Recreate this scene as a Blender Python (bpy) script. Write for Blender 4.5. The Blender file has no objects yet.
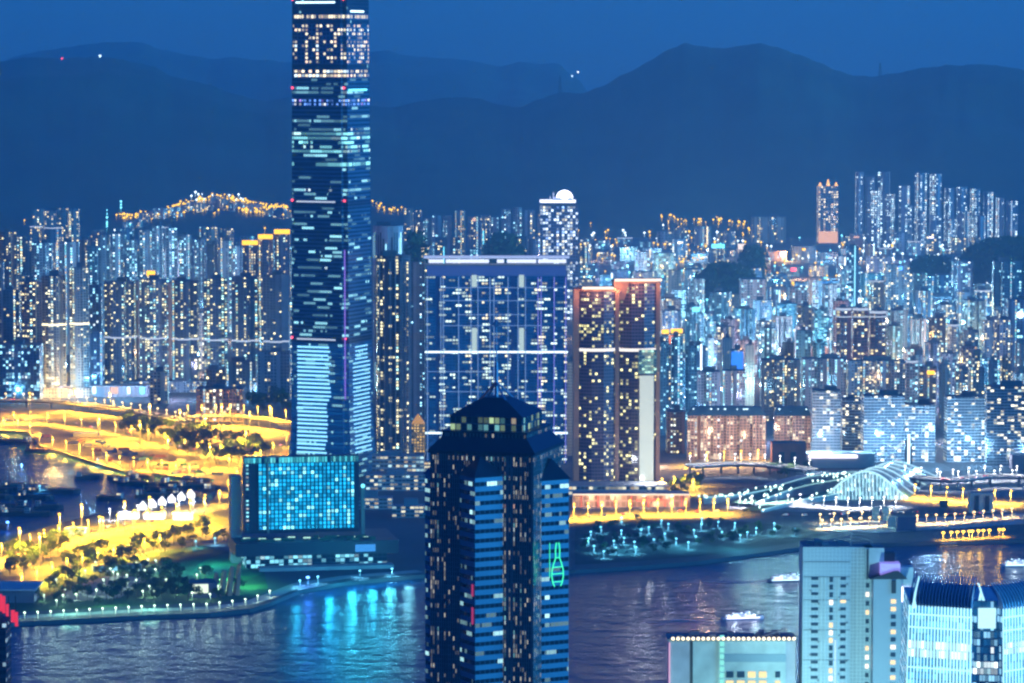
import bpy, bmesh, math, random
from mathutils import Vector, Matrix
R = math.radians
rnd = random.Random(7)
scene = bpy.context.scene
C = scene.collection

# ------------------------------------------------------------------ camera, sky, twilight sun, exposure
F = 3500.0            # focal length in pixels of the 1024 wide frame
EYE = 429.0           # the hill terrace above the sea
PITCH = R(4.7)
cam = bpy.data.cameras.new('camera'); camo = bpy.data.objects.new('camera', cam); C.objects.link(camo)
cam.sensor_width = 36; cam.lens = F * 36 / 1024
cam.clip_start = 5; cam.clip_end = 80000
camo.location = (0, 0, EYE); camo.rotation_euler = (R(90) - PITCH, 0, 0)
scene.camera = camo

SUN_AZ = 108           # degrees to the right of the view direction
SUN_EL = 3.0
world = bpy.data.worlds.new('World'); scene.world = world; world.use_nodes = True
wn, wl = world.node_tree.nodes, world.node_tree.links
bg = wn['Background']
sky = wn.new('ShaderNodeTexSky'); sky.sky_type = 'NISHITA'; sky.sun_disc = False
sky.sun_elevation = R(SUN_EL); sky.sun_rotation = R(SUN_AZ); sky.altitude = 400
sky.ozone_density = 4.0; sky.dust_density = 0.4
tint = wn.new('ShaderNodeMix'); tint.data_type = 'RGBA'; tint.blend_type = 'MULTIPLY'
tint.inputs[0].default_value = 1; tint.inputs[7].default_value = SKY_TINT = (0.05, 0.25, 1.0, 1)
wl.new(sky.outputs[0], tint.inputs[6]); wl.new(tint.outputs[2], bg.inputs[0])
bg.inputs[1].default_value = 0.05

sun = bpy.data.lights.new('sun', 'SUN'); suno = bpy.data.objects.new('sun', sun); C.objects.link(suno)
sun.energy = 1.1; sun.angle = R(25); sun.color = (0.05, 0.46, 1.0)
d = Vector((math.sin(R(SUN_AZ)) * math.cos(R(SUN_EL)), math.cos(R(SUN_AZ)) * math.cos(R(SUN_EL)), math.sin(R(SUN_EL))))
suno.rotation_euler = d.to_track_quat('Z', 'Y').to_euler()

vs = scene.view_settings
vs.view_transform = 'Standard'; vs.look = 'None'; vs.gamma = 1; vs.use_curve_mapping = False; vs.exposure = 2.65
EK = 0.25              # lamp strengths are written as they show in the picture; this undoes the exposure
cy = scene.cycles
cy.use_denoising = True; cy.max_bounces = 5; cy.diffuse_bounces = 2; cy.glossy_bounces = 2; cy.transmission_bounces = 2
cy.volume_bounces = 1; cy.transparent_max_bounces = 8; cy.sample_clamp_indirect = 3; cy.caustics_reflective = False; cy.caustics_refractive = False
cy.pixel_filter_type = 'BLACKMAN_HARRIS'; cy.filter_width = 2.4
HAZE = 6.5e-5

# ------------------------------------------------------------------ pixel <-> place
cP, sP = math.cos(PITCH), math.sin(PITCH)
def W(px, py, Y):
    "the point seen at picture place (px, py) that lies Y metres ahead"
    v = (341.5 - py) / F; t = Y / (cP + v * sP)
    return Vector(((px - 512) / F * t, Y, EYE + t * (v * cP - sP)))
def G(px, py, z=3.0):
    "the ground point at height z seen at (px, py)"
    v = (341.5 - py) / F; t = (EYE - z) / (sP - v * cP)
    return Vector(((px - 512) / F * t, t * (cP + v * sP), z))
def PX(p):
    dep = p[1] * cP + (EYE - p[2]) * sP
    return 512 + F * p[0] / dep, 341.5 - F * ((p[2] - EYE) * cP + p[1] * sP) / dep

# ------------------------------------------------------------------ mesh helpers
class MB:
    def __init__(s): s.v = []; s.f = []; s.uv = []; s.m = []
    def face(s, pts, uv=None, m=0):
        i = len(s.v); s.v += [tuple(p) for p in pts]; s.f.append(tuple(range(i, i + len(pts))))
        s.uv.append(uv or [(-0.5, -0.5)] * len(pts)); s.m.append(m); return s
    def prism(s, plan, z0, z1, cw=3.2, ch=3.1, top=1, plan2=None, bottom=False, m=0, u0=0, v0=0):
        "walls with UVs counted in window cells; plan is counter-clockwise"
        p2 = plan2 or plan; n = len(plan); u = u0; nv = max(1, round((z1 - z0) / ch))
        for i in range(n):
            a, b = plan[i], plan[(i + 1) % n]; c, e = p2[(i + 1) % n], p2[i]
            L = math.hypot(b[0] - a[0], b[1] - a[1]); nu = max(1, round(L / cw))
            s.face([(a[0], a[1], z0), (b[0], b[1], z0), (c[0], c[1], z1), (e[0], e[1], z1)],
                   [(u, v0), (u + nu, v0), (u + nu, v0 + nv), (u, v0 + nv)], m)
            u += nu + 3
        if top is not None: s.face([(p[0], p[1], z1) for p in p2], None, top)
        if bottom: s.face([(p[0], p[1], z0) for p in reversed(plan)], None, top or 0)
        return s
    def box(s, cx, cy, z0, w, d, h, m=0, rot=0, cw=3.2, ch=3.1, top=None):
        return s.prism(rect(w, d, cx, cy, rot), z0, z0 + h, cw, ch, m if top is None else top, None, True, m)
    def bar(s, p0, p1, r0, r1=None, n=6, m=0):
        p0, p1 = Vector(p0), Vector(p1); r1 = r0 if r1 is None else r1
        q = (p1 - p0).to_track_quat('Z', 'Y'); X, Y = q @ Vector((1, 0, 0)), q @ Vector((0, 1, 0))
        A = [p0 + (X * math.cos(2 * math.pi * k / n) + Y * math.sin(2 * math.pi * k / n)) * r0 for k in range(n)]
        B = [p1 + (X * math.cos(2 * math.pi * k / n) + Y * math.sin(2 * math.pi * k / n)) * r1 for k in range(n)]
        for k in range(n): s.face([A[k], A[(k + 1) % n], B[(k + 1) % n], B[k]], None, m)
        s.face(list(reversed(A)), None, m); s.face(B, None, m); return s
    def ball(s, c, r, n=8, k=5, m=0, half=False, sz=1.0):
        c = Vector(c); lo = 0 if half else -math.pi / 2
        rows = [[c + Vector((r * math.cos(t) * math.cos(2 * math.pi * i / n), r * math.cos(t) * math.sin(2 * math.pi * i / n), r * sz * math.sin(t))) for i in range(n)]
                for t in [lo + (math.pi / 2 - lo) * j / k for j in range(k + 1)]]
        for j in range(k):
            for i in range(n):
                q = [rows[j][i], rows[j][(i + 1) % n], rows[j + 1][(i + 1) % n], rows[j + 1][i]]
                if j == k - 1: q = q[:3]
                if j == 0 and not half: q = [q[0], q[2], q[3]] if len(q) == 4 else q
                s.face(q, None, m)
        return s
    def sheet(s, pts, z=None, m=0):
        s.face([(p[0], p[1], p[2] if z is None else z) for p in pts], None, m); return s
    def build(s, name, mats, parent=None, smooth=False):
        me = bpy.data.meshes.new(name); me.from_pydata(s.v, [], s.f)
        uvl = me.uv_layers.new(name='UVMap'); flat = [c for f in s.uv for p in f for c in p]
        uvl.data.foreach_set('uv', flat)
        for mm in (mats if isinstance(mats, (list, tuple)) else [mats]): me.materials.append(mm)
        me.polygons.foreach_set('material_index', s.m)
        if smooth:
            bm = bmesh.new(); bm.from_mesh(me); bmesh.ops.remove_doubles(bm, verts=bm.verts, dist=0.01); bm.to_mesh(me); bm.free()
            me.polygons.foreach_set('use_smooth', [True] * len(me.polygons))
        me.update()
        o = bpy.data.objects.new(name, me); C.objects.link(o)
        if parent: o.parent = parent
        return o
def rect(w, d, cx=0, cy=0, rot=0):
    c, s_ = math.cos(rot), math.sin(rot)
    return [(cx + x * c - y * s_, cy + x * s_ + y * c) for x, y in ((-w/2, -d/2), (w/2, -d/2), (w/2, d/2), (-w/2, d/2))]
def cross(w, d, n=0.27):
    a, b = w / 2, d / 2; i, j = a * (1 - 2 * n), b * (1 - 2 * n)
    return [(-i, -b), (i, -b), (i, -j), (a, -j), (a, j), (i, j), (i, b), (-i, b), (-i, j), (-a, j), (-a, -j), (-i, -j)]
def notched(w, d, bays, gap=2.8, deep=6.0):
    "a slab whose long faces are cut by narrow light wells"
    p = []; bw = w / bays
    for k in range(bays):
        x = -w / 2 + k * bw
        p += [(x, -d / 2), (x + bw - (gap if k < bays - 1 else 0), -d / 2)]
        if k < bays - 1: p += [(x + bw - gap, -d / 2 + deep), (x + bw, -d / 2 + deep)]
    return p + [(w / 2, d / 2), (-w / 2, d / 2)]
def ngon(r, n, ph=0, sx=1, sy=1): return [(r * sx * math.cos(ph + 2 * math.pi * k / n), r * sy * math.sin(ph + 2 * math.pi * k / n)) for k in range(n)]

def tag(o, label=None, cat=None, group=None, kind=None):
    if label and len(label.split()) > 16: print('LONG', len(label.split()), label)
    if label: o['label'] = label
    if cat: o['category'] = cat
    if group: o['group'] = group
    if kind: o['kind'] = kind
    return o
def thing(name, label, cat, loc, rz=0, group=None):
    o = bpy.data.objects.new(name, None); o.empty_display_size = 5; C.objects.link(o)
    o.location = loc; o.rotation_euler = (0, 0, rz)
    return tag(o, label, cat, group)
def dup(root, loc, rz=0, label=None, s=None, group=None):
    r = root.copy(); C.objects.link(r); r.location = loc; r.rotation_euler = (0, 0, rz)
    if label: r['label'] = label
    if group: r['group'] = group
    if s: r.scale = s if isinstance(s, tuple) else (s, s, s)
    for ch in root.children:
        c = ch.copy(); C.objects.link(c); c.parent = r
        for g in ch.children:
            e = g.copy(); C.objects.link(e); e.parent = c
    return r
def struct(o): return tag(o, kind='structure')

# ------------------------------------------------------------------ materials
MATS = {}
def plain(name, col, rough=0.8, metal=0.0, noise=0.0, nscale=0.05, emit=None, es=0.0, spec=0.5):
    if name in MATS: return MATS[name]
    m = bpy.data.materials.new(name); m.use_nodes = True; MATS[name] = m
    nt = m.node_tree; b = nt.nodes['Principled BSDF']
    b.inputs['Base Color'].default_value = (*col, 1); b.inputs['Roughness'].default_value = rough; b.inputs['Metallic'].default_value = metal
    b.inputs['Specular IOR Level'].default_value = spec
    if noise:
        g = nt.nodes.new('ShaderNodeNewGeometry'); t = nt.nodes.new('ShaderNodeTexNoise'); t.inputs['Scale'].default_value = nscale; t.inputs['Detail'].default_value = 6
        nt.links.new(g.outputs['Position'], t.inputs['Vector'])
        r = nt.nodes.new('ShaderNodeMapRange'); r.inputs[1].default_value = 0.25; r.inputs[2].default_value = 0.75
        r.inputs[3].default_value = 1 - noise; r.inputs[4].default_value = 1 + noise
        nt.links.new(t.outputs['Fac'], r.inputs[0])
        mx = nt.nodes.new('ShaderNodeVectorMath'); mx.operation = 'SCALE'; mx.inputs[0].default_value = col
        nt.links.new(r.outputs[0], mx.inputs['Scale']); nt.links.new(mx.outputs[0], b.inputs['Base Color'])
    if emit:
        b.inputs['Emission Color'].default_value = (*emit, 1); b.inputs['Emission Strength'].default_value = es * EK
        m.cycles.emission_sampling = 'NONE'
    return m
def glow(name, col, s): return plain(name, (0.05, 0.05, 0.05), 0.6, emit=col, es=s)

WARM = [((1.0, 0.76, 0.34), 28), ((1.0, 0.90, 0.55), 22), ((0.75, 0.98, 0.72), 16), ((0.45, 0.88, 1.0), 24), ((1.0, 0.55, 0.15), 7), ((0.30, 0.62, 1.0), 5)]
COOL = [((0.35, 0.80, 1.0), 36), ((0.80, 0.97, 1.0), 22), ((0.25, 0.90, 0.90), 16), ((1.0, 0.88, 0.55), 16), ((1.0, 0.66, 0.30), 5), ((0.2, 0.5, 1.0), 7)]
MIX = [((1.0, 0.84, 0.42), 26), ((0.92, 0.98, 0.78), 16), ((0.40, 0.86, 1.0), 34), ((0.60, 0.98, 0.75), 11), ((1.0, 0.58, 0.20), 6), ((0.25, 0.58, 1.0), 8)]
def facade(name, wall, glass=(0.03, 0.045, 0.06), lit=0.3, pal=MIX, es=2.0, mu=(0.18, 0.82), mv=(0.25, 0.85), colb=0.8, rowb=0.2, mull=0.0, grough=0.12, wrough=0.7, wmetal=0.0, power=1.6, base_e=0.0, base_c=(0.2, 0.6, 1.0), rip=0.0, run=1, vary=0.0, stair=0.0):
    "walls with a grid of windows (one UV unit each); some of them are lit"
    if name in MATS: return MATS[name]
    m = bpy.data.materials.new(name); m.use_nodes = True; MATS[name] = m; m.cycles.emission_sampling = 'NONE'
    nt = m.node_tree; N, L = nt.nodes, nt.links; b = N['Principled BSDF']
    def M(op, a, c=None, e=None):
        n = N.new('ShaderNodeMath'); n.operation = op
        for i, x in enumerate((a, c, e)):
            if x is None: continue
            if isinstance(x, (int, float)): n.inputs[i].default_value = x
            else: L.new(x, n.inputs[i])
        return n.outputs[0]
    uv = N.new('ShaderNodeUVMap'); uv.uv_map = 'UVMap'; sp = N.new('ShaderNodeSeparateXYZ'); L.new(uv.outputs[0], sp.inputs[0])
    oi = N.new('ShaderNodeObjectInfo'); seed = M('MULTIPLY', oi.outputs['Random'], 913.0)
    u, v = sp.outputs[0], sp.outputs[1]
    iu, iv, fu, fv = M('FLOOR', u), M('FLOOR', v), M('FRACT', u), M('FRACT', v)
    def wn3(x, y, z):
        c = N.new('ShaderNodeCombineXYZ')
        for i, q in enumerate((x, y, z)):
            if isinstance(q, (int, float)): c.inputs[i].default_value = q
            else: L.new(q, c.inputs[i])
        w = N.new('ShaderNodeTexWhiteNoise'); w.noise_dimensions = '3D'; L.new(c.outputs[0], w.inputs['Vector']); return w
    r1 = wn3(M('FLOOR', M('DIVIDE', M('ADD', u, M('MULTIPLY', wn3(3.3, iv, seed).outputs['Value'], float(run))), float(run))) if run > 1 else iu, iv, seed); sc_ = N.new('ShaderNodeSeparateColor'); L.new(r1.outputs['Color'], sc_.inputs[0])
    cb = wn3(iu, 0.5, M('ADD', seed, 11.3)).outputs['Value']; rb = wn3(0.5, iv, M('ADD', seed, 5.7)).outputs['Value']
    ch_ = wn3(iu, 7.5, M('ADD', seed, 31.7)); cs_ = N.new('ShaderNodeSeparateColor'); L.new(ch_.outputs['Color'], cs_.inputs[0])
    cb = M('POWER', cb, 1.5)
    p = M('MULTIPLY', M('MULTIPLY', M('ADD', M('MULTIPLY', cb, 2.5 * colb), 1 - colb), M('ADD', M('MULTIPLY', rb, 2 * rowb), 1 - rowb)), min(1.0, lit * 1.3) if lit < 0.5 else lit)
    on = M('LESS_THAN', r1.outputs['Value'], p)
    inside = M('MULTIPLY', M('MULTIPLY', M('GREATER_THAN', fu, mu[0]), M('LESS_THAN', fu, mu[1])), M('MULTIPLY', M('GREATER_THAN', fv, mv[0]), M('LESS_THAN', fv, mv[1])))
    if vary:   # each column of windows has its own width and place, some are blank wall; blinds hang at different heights
        c0, c1 = M('MULTIPLY', cs_.outputs[0], 0.34 * vary), M('SUBTRACT', 1.0, M('MULTIPLY', cs_.outputs[1], 0.34 * vary))
        top = M('SUBTRACT', 1.0, M('MULTIPLY', M('POWER', sc_.outputs[2], 3.0), 0.45 * vary))
        inside = M('MULTIPLY', inside, M('MULTIPLY', M('MULTIPLY', M('GREATER_THAN', fu, c0), M('LESS_THAN', fu, c1)), M('MULTIPLY', M('LESS_THAN', fv, top), M('GREATER_THAN', cs_.outputs[2], 0.16 * vary))))
    wallok = M('GREATER_THAN', v, -0.25)
    inside = M('MULTIPLY', inside, wallok)
    ramp = N.new('ShaderNodeValToRGB'); ramp.color_ramp.interpolation = 'CONSTANT'; tot = sum(w for _, w in pal); acc = 0; cr = ramp.color_ramp
    for i, (c_, w) in enumerate(pal):
        e = cr.elements[i] if i < 2 else cr.elements.new(acc / tot)
        e.position = acc / tot; e.color = (*c_, 1); acc += w
    L.new(sc_.outputs[0], ramp.inputs[0])
    br = M('ADD', M('MULTIPLY', M('POWER', sc_.outputs[1], power), 1.0), 0.13)
    stg = M('MULTIPLY', M('MULTIPLY', on, inside), M('MULTIPLY', br, es * EK))
    if stair:  # stair wells and lift lobbies: columns lit on every floor
        st = M('MULTIPLY', M('GREATER_THAN', ch_.outputs['Value'], 1 - stair), M('MULTIPLY', wallok, M('MULTIPLY', M('MULTIPLY', M('GREATER_THAN', fu, 0.3), M('LESS_THAN', fu, 0.7)), M('GREATER_THAN', fv, 0.3))))
        stg = M('MAXIMUM', stg, M('MULTIPLY', st, es * 0.38 * EK))
    if base_e:
        mixc = N.new('ShaderNodeMix'); mixc.data_type = 'RGBA'; mixc.inputs[6].default_value = (*base_c, 1)
        L.new(on, mixc.inputs[0]); L.new(ramp.outputs[0], mixc.inputs[7]); L.new(mixc.outputs[2], b.inputs['Emission Color'])
        stg = M('MAXIMUM', stg, M('MULTIPLY', inside, M('MULTIPLY', M('ADD', M('MULTIPLY', sc_.outputs[2], 1.2), 0.4), base_e * EK)))
    else: L.new(ramp.outputs[0], b.inputs['Emission Color'])
    L.new(stg, b.inputs['Emission Strength'])
    g = N.new('ShaderNodeNewGeometry'); t = N.new('ShaderNodeTexNoise'); t.inputs['Scale'].default_value = 0.06; t.inputs['Detail'].default_value = 5; L.new(g.outputs['Position'], t.inputs['Vector'])
    wv = N.new('ShaderNodeVectorMath'); wv.operation = 'SCALE'; wv.inputs[0].default_value = wall
    L.new(M('MULTIPLY', M('ADD', M('MULTIPLY', t.outputs['Fac'], 0.7), 0.65), M('MULTIPLY', M('ADD', M('MULTIPLY', oi.outputs['Random'], 0.5), 0.75), M('ADD', M('MULTIPLY', cs_.outputs[1], 0.7 * vary), 1 - 0.35 * vary))), wv.inputs['Scale'])
    mc = N.new('ShaderNodeMix'); mc.data_type = 'RGBA'; L.new(inside, mc.inputs[0]); L.new(wv.outputs[0], mc.inputs[6]); mc.inputs[7].default_value = (*glass, 1)
    L.new(mc.outputs[2], b.inputs['Base Color'])
    L.new(M('ADD', M('MULTIPLY', inside, grough - wrough), wrough), b.inputs['Roughness'])
    if wmetal: L.new(M('MULTIPLY', M('SUBTRACT', 1.0, inside), wmetal), b.inputs['Metallic'])
    if rip:
        bp = N.new('ShaderNodeBump'); bp.inputs['Strength'].default_value = rip; bp.inputs['Distance'].default_value = 1.0
        L.new(r1.outputs['Value'], bp.inputs['Height']); L.new(bp.outputs[0], b.inputs['Normal'])
    return m
# ------------------------------------------------------------------ the setting: water, ground, roads, mountains
def water_mat():
    m = bpy.data.materials.new('harbour_water'); m.use_nodes = True; nt = m.node_tree; N, L = nt.nodes, nt.links; b = N['Principled BSDF']
    b.inputs['Base Color'].default_value = (0.003, 0.045, 0.12, 1); b.inputs['Roughness'].default_value = 0.2; b.inputs['IOR'].default_value = 1.33; b.inputs['Specular Tint'].default_value = (0.68, 0.88, 1.0, 1)
    g = N.new('ShaderNodeNewGeometry'); mp = N.new('ShaderNodeMapping'); L.new(g.outputs['Position'], mp.inputs['Vector'])
    mp.inputs['Rotation'].default_value = (0, 0, 0.25); mp.inputs['Scale'].default_value = (0.055, 0.05, 0.05)
    t = N.new('ShaderNodeTexNoise'); t.inputs['Scale'].default_value = 1.0; t.inputs['Detail'].default_value = 5; t.inputs['Roughness'].default_value = 0.6; L.new(mp.outputs[0], t.inputs['Vector'])
    bp = N.new('ShaderNodeBump'); bp.inputs['Strength'].default_value = 0.9; bp.inputs['Distance'].default_value = 5.5
    L.new(t.outputs['Fac'], bp.inputs['Height']); L.new(bp.outputs[0], b.inputs['Normal'])
    return m
mb = MB().sheet([(-9000, 2000, 0), (9000, 2000, 0), (9000, 4600, 0), (-9000, 4600, 0)])
struct(mb.build('water', water_mat()))

asphalt = plain('asphalt', (0.05, 0.05, 0.055), 0.75, noise=0.35, nscale=0.02)
concrete = plain('concrete', (0.22, 0.22, 0.21), 0.85, noise=0.3, nscale=0.03)
pale_conc = plain('pale_concrete', (0.42, 0.41, 0.38), 0.8, noise=0.2, nscale=0.05)
soil = plain('sandy_soil', (0.20, 0.15, 0.10), 0.95, noise=0.85, nscale=0.022)
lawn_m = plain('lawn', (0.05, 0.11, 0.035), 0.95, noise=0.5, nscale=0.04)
dry_lawn = plain('dry_lawn', (0.16, 0.17, 0.05), 0.95, noise=0.7, nscale=0.04)
city_ground = plain('city_ground', (0.09, 0.09, 0.095), 0.85, noise=0.4, nscale=0.012)
darkroof = plain('dark_roof', (0.10, 0.11, 0.12), 0.8, noise=0.25, nscale=0.08)
greyroof = plain('grey_roof', (0.25, 0.26, 0.27), 0.8, noise=0.25, nscale=0.08)
wood_m = plain('forest_floor', (0.022, 0.04, 0.018), 0.95, noise=0.5, nscale=0.01)

SHORE = [(-260, 650), (-60, 632), (20, 622), (80, 619), (150, 615), (210, 613), (250, 609), (272, 602), (300, 590), (345, 582), (420, 575), (500, 572), (575, 570), (640, 566), (700, 561),
         (760, 553), (800, 547), (880, 543), (960, 541), (1040, 539), (1300, 533), (1900, 520)]
BASIN_N = [(-260, 428), (0, 430), (28, 432), (40, 446), (62, 452), (92, 462), (120, 470), (160, 474), (200, 480), (226, 488)]
BASIN_S = [(232, 497), (205, 503), (165, 507), (120, 510), (70, 520), (35, 530), (0, 544), (-60, 552), (-260, 560)]
out = [G(*p) for p in SHORE] + [Vector((9000, 4200, 3)), Vector((16000, 9000, 3)), Vector((20000, 19500, 3)), Vector((-20000, 19500, 3)), Vector((-16000, 9000, 3)), Vector((-6000, 4300, 3))] + [G(*p) for p in BASIN_N] + [G(*p) for p in BASIN_S]
bm = bmesh.new(); vs_ = [bm.verts.new(p) for p in out]
from mathutils.geometry import tessellate_polygon
for tri in tessellate_polygon([[Vector((p.x, p.y, 0)) for p in out]]):
    f = bm.faces.new([vs_[k] for k in tri])
    if f.normal.z < 0 or (f.normal_update() or f.normal.z < 0): f.normal_flip()
for i in range(len(out)):                     # sea wall
    a, b_ = out[i], out[(i + 1) % len(out)]
    if a.y > 4250 and b_.y > 4250: continue
    q = [bm.verts.new(p) for p in (a, b_, b_ - Vector((0, 0, 5)), a - Vector((0, 0, 5)))]; bm.faces.new(q)
me = bpy.data.meshes.new('ground'); bm.to_mesh(me); bm.free(); me.materials.append(city_ground)
gnd = bpy.data.objects.new('ground', me); C.objects.link(gnd); struct(gnd)
mb = MB().sheet([(-9000, -3000, 3), (9000, -3000, 3), (9000, 2080, 3), (-9000, 2080, 3)])
struct(mb.build('near_ground', city_ground))

_z = [3.0]
def patch(name, pts, mat, z=None):
    "a flush sheet of ground, each one a little above the last"
    if z is None: _z[0] += 0.02; z = _z[0]
    return struct(MB().sheet([G(p[0], p[1], z) for p in pts]).build(name, mat))
def ribbon(name, pts, half, mat, z=None, kerb=None):
    if z is None: _z[0] += 0.02; z = _z[0]
    P = [G(p[0], p[1], z) for p in pts]; mb = MB(); Lf, Rt = [], []
    for i, p in enumerate(P):
        t = (P[min(i + 1, len(P) - 1)] - P[max(i - 1, 0)]); t.z = 0; t.normalize(); n = Vector((-t.y, t.x, 0)); Lf.append(p + n * half); Rt.append(p - n * half)
    for i in range(len(P) - 1): mb.face([Rt[i], Rt[i + 1], Lf[i + 1], Lf[i]])
    return struct(mb.build(name, mat)), Lf, Rt

# mountains: ridge lines seen against the sky, each a real slope kilometres deep
def interp(tab, x):
    if x <= tab[0][0]: return tab[0][1]
    for (a, b), (c, d_) in zip(tab, tab[1:]):
        if x <= c: t = (x - a) / (c - a); t2 = t * t * (3 - 2 * t); t = 0.5 * t + 0.5 * t2; return b + (d_ - b) * t
    return tab[-1][1]
from mathutils import noise as mnoise
def mountain(name, tab, Y0, front, back, mat, amp, x0=-160, x1=1184):
    nx, ny = 320, 64; V = []; Fc = []
    for j in range(ny + 1):
        t = j / ny; Y = Y0 - front + (front + back) * t; s = (Y - Y0)
        k = 1 - abs(s) / (front if s < 0 else back)
        prof = max(0.0, k); prof = 0.62 * prof + 0.38 * prof * prof * (3 - 2 * prof)
        for i in range(nx + 1):
            px = x0 + (x1 - x0) * i / nx
            zr = W(px, interp(tab, px) + 1.3 * mnoise.noise(Vector((px * 0.09, 3.3 + Y0, 0))) + 0.8 * mnoise.noise(Vector((px * 0.3, 7.1, 0))), Y0).z
            X = (px - 512) / F * Y
            n = mnoise.fractal(Vector((X * 0.0011, Y * 0.0008, Y0 * 0.01)), 0.9, 2.1, 5)
            side = min(1.0, abs(s) / 500.0)
            z = 3 + max(0, zr - 3) * max(0.0, prof * (1 + amp * n * side))
            z = min(z, 3 + (zr - 3) * (1 - 0.12 * side))
            V.append((X, Y, z - (6 if k <= 0.001 else 0)))
    for j in range(ny):
        for i in range(nx):
            a = j * (nx + 1) + i; Fc.append((a, a + 1, a + nx + 2, a + nx + 1))
    me = bpy.data.meshes.new(name); me.from_pydata(V, [], Fc); me.materials.append(mat); me.polygons.foreach_set('use_smooth', [True] * len(me.polygons))
    o = bpy.data.objects.new(name, me); C.objects.link(o); return struct(o)
RIDGE = [(-160, 66), (0, 61), (28, 57), (60, 58), (85, 57), (112, 57), (135, 62), (155, 66), (172, 76), (190, 80), (208, 84), (235, 94), (262, 101), (290, 97), (330, 102), (372, 106), (402, 106), (420, 100), (452, 97), (475, 97),
         (500, 104), (518, 107), (540, 99), (560, 92), (580, 94), (600, 87), (625, 74), (650, 60), (672, 48), (684, 43), (700, 46), (722, 49), (740, 45), (757, 42.5), (775, 46), (795, 54), (815, 61), (835, 70), (850, 75), (872, 76), (895, 73), (925, 67), (950, 65), (980, 64), (1000, 66), (1024, 70), (1184, 84)]
FAR_RIDGE = [(-160, 70), (0, 62), (20, 56), (45, 50), (75, 46), (110, 42), (140, 42), (162, 49), (190, 55), (210, 59), (235, 57), (262, 60), (290, 62), (330, 58), (365, 52), (385, 50), (410, 56), (440, 58), (465, 60), (500, 66), (520, 62), (540, 64), (556, 62), (575, 77), (592, 95), (640, 130), (1184, 140)]
hill_m = plain('hill_scrub', (0.03, 0.05, 0.025), 0.95, noise=0.6, nscale=0.004)
mountain('mountains', RIDGE, 9800, 1700, 2200, hill_m, 0.35)
mountain('far_mountains', FAR_RIDGE, 14500, 2200, 2500, hill_m, 0.3)
# ------------------------------------------------------------------ facade and lamp materials
fa = {
 'pale':  facade('pale_tile_wall', (0.42, 0.42, 0.42), lit=0.22, pal=COOL, es=2.4, vary=1.0, stair=0.05),
 'grey':  facade('grey_wall', (0.27, 0.28, 0.30), lit=0.22, pal=MIX, es=2.4, vary=1.0, stair=0.05),
 'dark':  facade('dark_wall', (0.10, 0.115, 0.14), lit=0.24, pal=MIX, es=2.4, vary=1.0, stair=0.05),
 'brown': facade('brown_tile_wall', (0.26, 0.17, 0.14), lit=0.22, pal=MIX, es=2.4, vary=1.0, stair=0.05),
 'pink':  facade('pinkish_tile_wall', (0.44, 0.30, 0.27), lit=0.20, pal=COOL, es=2.2, vary=1.0, stair=0.05),
 'rust':  facade('rust_red_wall', (0.30, 0.10, 0.09), lit=0.20, pal=MIX, es=2.2, vary=1.0, stair=0.05),
 'teal':  facade('teal_wall', (0.10, 0.22, 0.25), lit=0.25, pal=COOL, es=2.4, vary=1.0, stair=0.05),
 'cream': facade('cream_wall', (0.50, 0.44, 0.34), lit=0.22, pal=WARM, es=2.4, vary=1.0, stair=0.05),
 'blue':  facade('blue_glass_wall', (0.08, 0.14, 0.22), (0.03, 0.05, 0.09), lit=0.22, pal=COOL, es=2.4, vary=1.0, stair=0.05, mu=(0.08, 0.92), mv=(0.12, 0.9)),
 'banded': facade('banded_wall', (0.40, 0.43, 0.44), (0.04, 0.05, 0.07), lit=0.17, pal=[((1.0, 0.9, 0.6), 40), ((0.75, 1.0, 0.9), 30), ((0.5, 0.85, 1.0), 30)], es=2.0, vary=0.2, mu=(0.04, 0.96), mv=(0.38, 0.98), colb=0.7),
}
W_ = {'white': glow('white_light', (0.85, 0.95, 1.0), 3.0), 'warm': glow('warm_light', (1.0, 0.78, 0.42), 2.6), 'orange': glow('orange_light', (1.0, 0.48, 0.0), 2.0), 'violet': glow('violet_light', (0.42, 0.30, 1.0), 1.0),
      'lilac': glow('lilac_light', (0.72, 0.68, 1.0), 2.6), 'cyan': glow('cyan_light', (0.15, 0.75, 1.0), 2.0), 'red': glow('red_light', (1.0, 0.06, 0.10), 2.5), 'blue': glow('blue_light', (0.06, 0.25, 1.0), 2.6),
      'green': glow('green_light', (0.05, 0.9, 0.45), 1.1), 'peach': glow('peach_light', (1.0, 0.55, 0.35), 0.8), 'cool': glow('cool_light', (0.55, 0.85, 1.0), 2.4), 'dim': glow('dim_white_light', (0.7, 0.82, 1.0), 0.55), 'cream': glow('cream_light', (0.95, 0.92, 0.75), 0.75)}
steel = plain('dark_steel', (0.06, 0.07, 0.08), 0.5, 0.6)
whitewall = plain('white_wall', (0.72, 0.74, 0.74), 0.6, noise=0.08, nscale=0.1)
ORD = 'zeroth first second third fourth fifth sixth seventh eighth ninth tenth eleventh twelfth thirteenth fourteenth fifteenth sixteenth seventeenth eighteenth nineteenth twentieth'.split() + ['twenty-' + w for w in 'first second third fourth fifth sixth seventh eighth ninth'.split()] + ['thirtieth'] + ['thirty-' + w for w in 'first second third fourth fifth sixth seventh eighth ninth'.split()]

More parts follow.
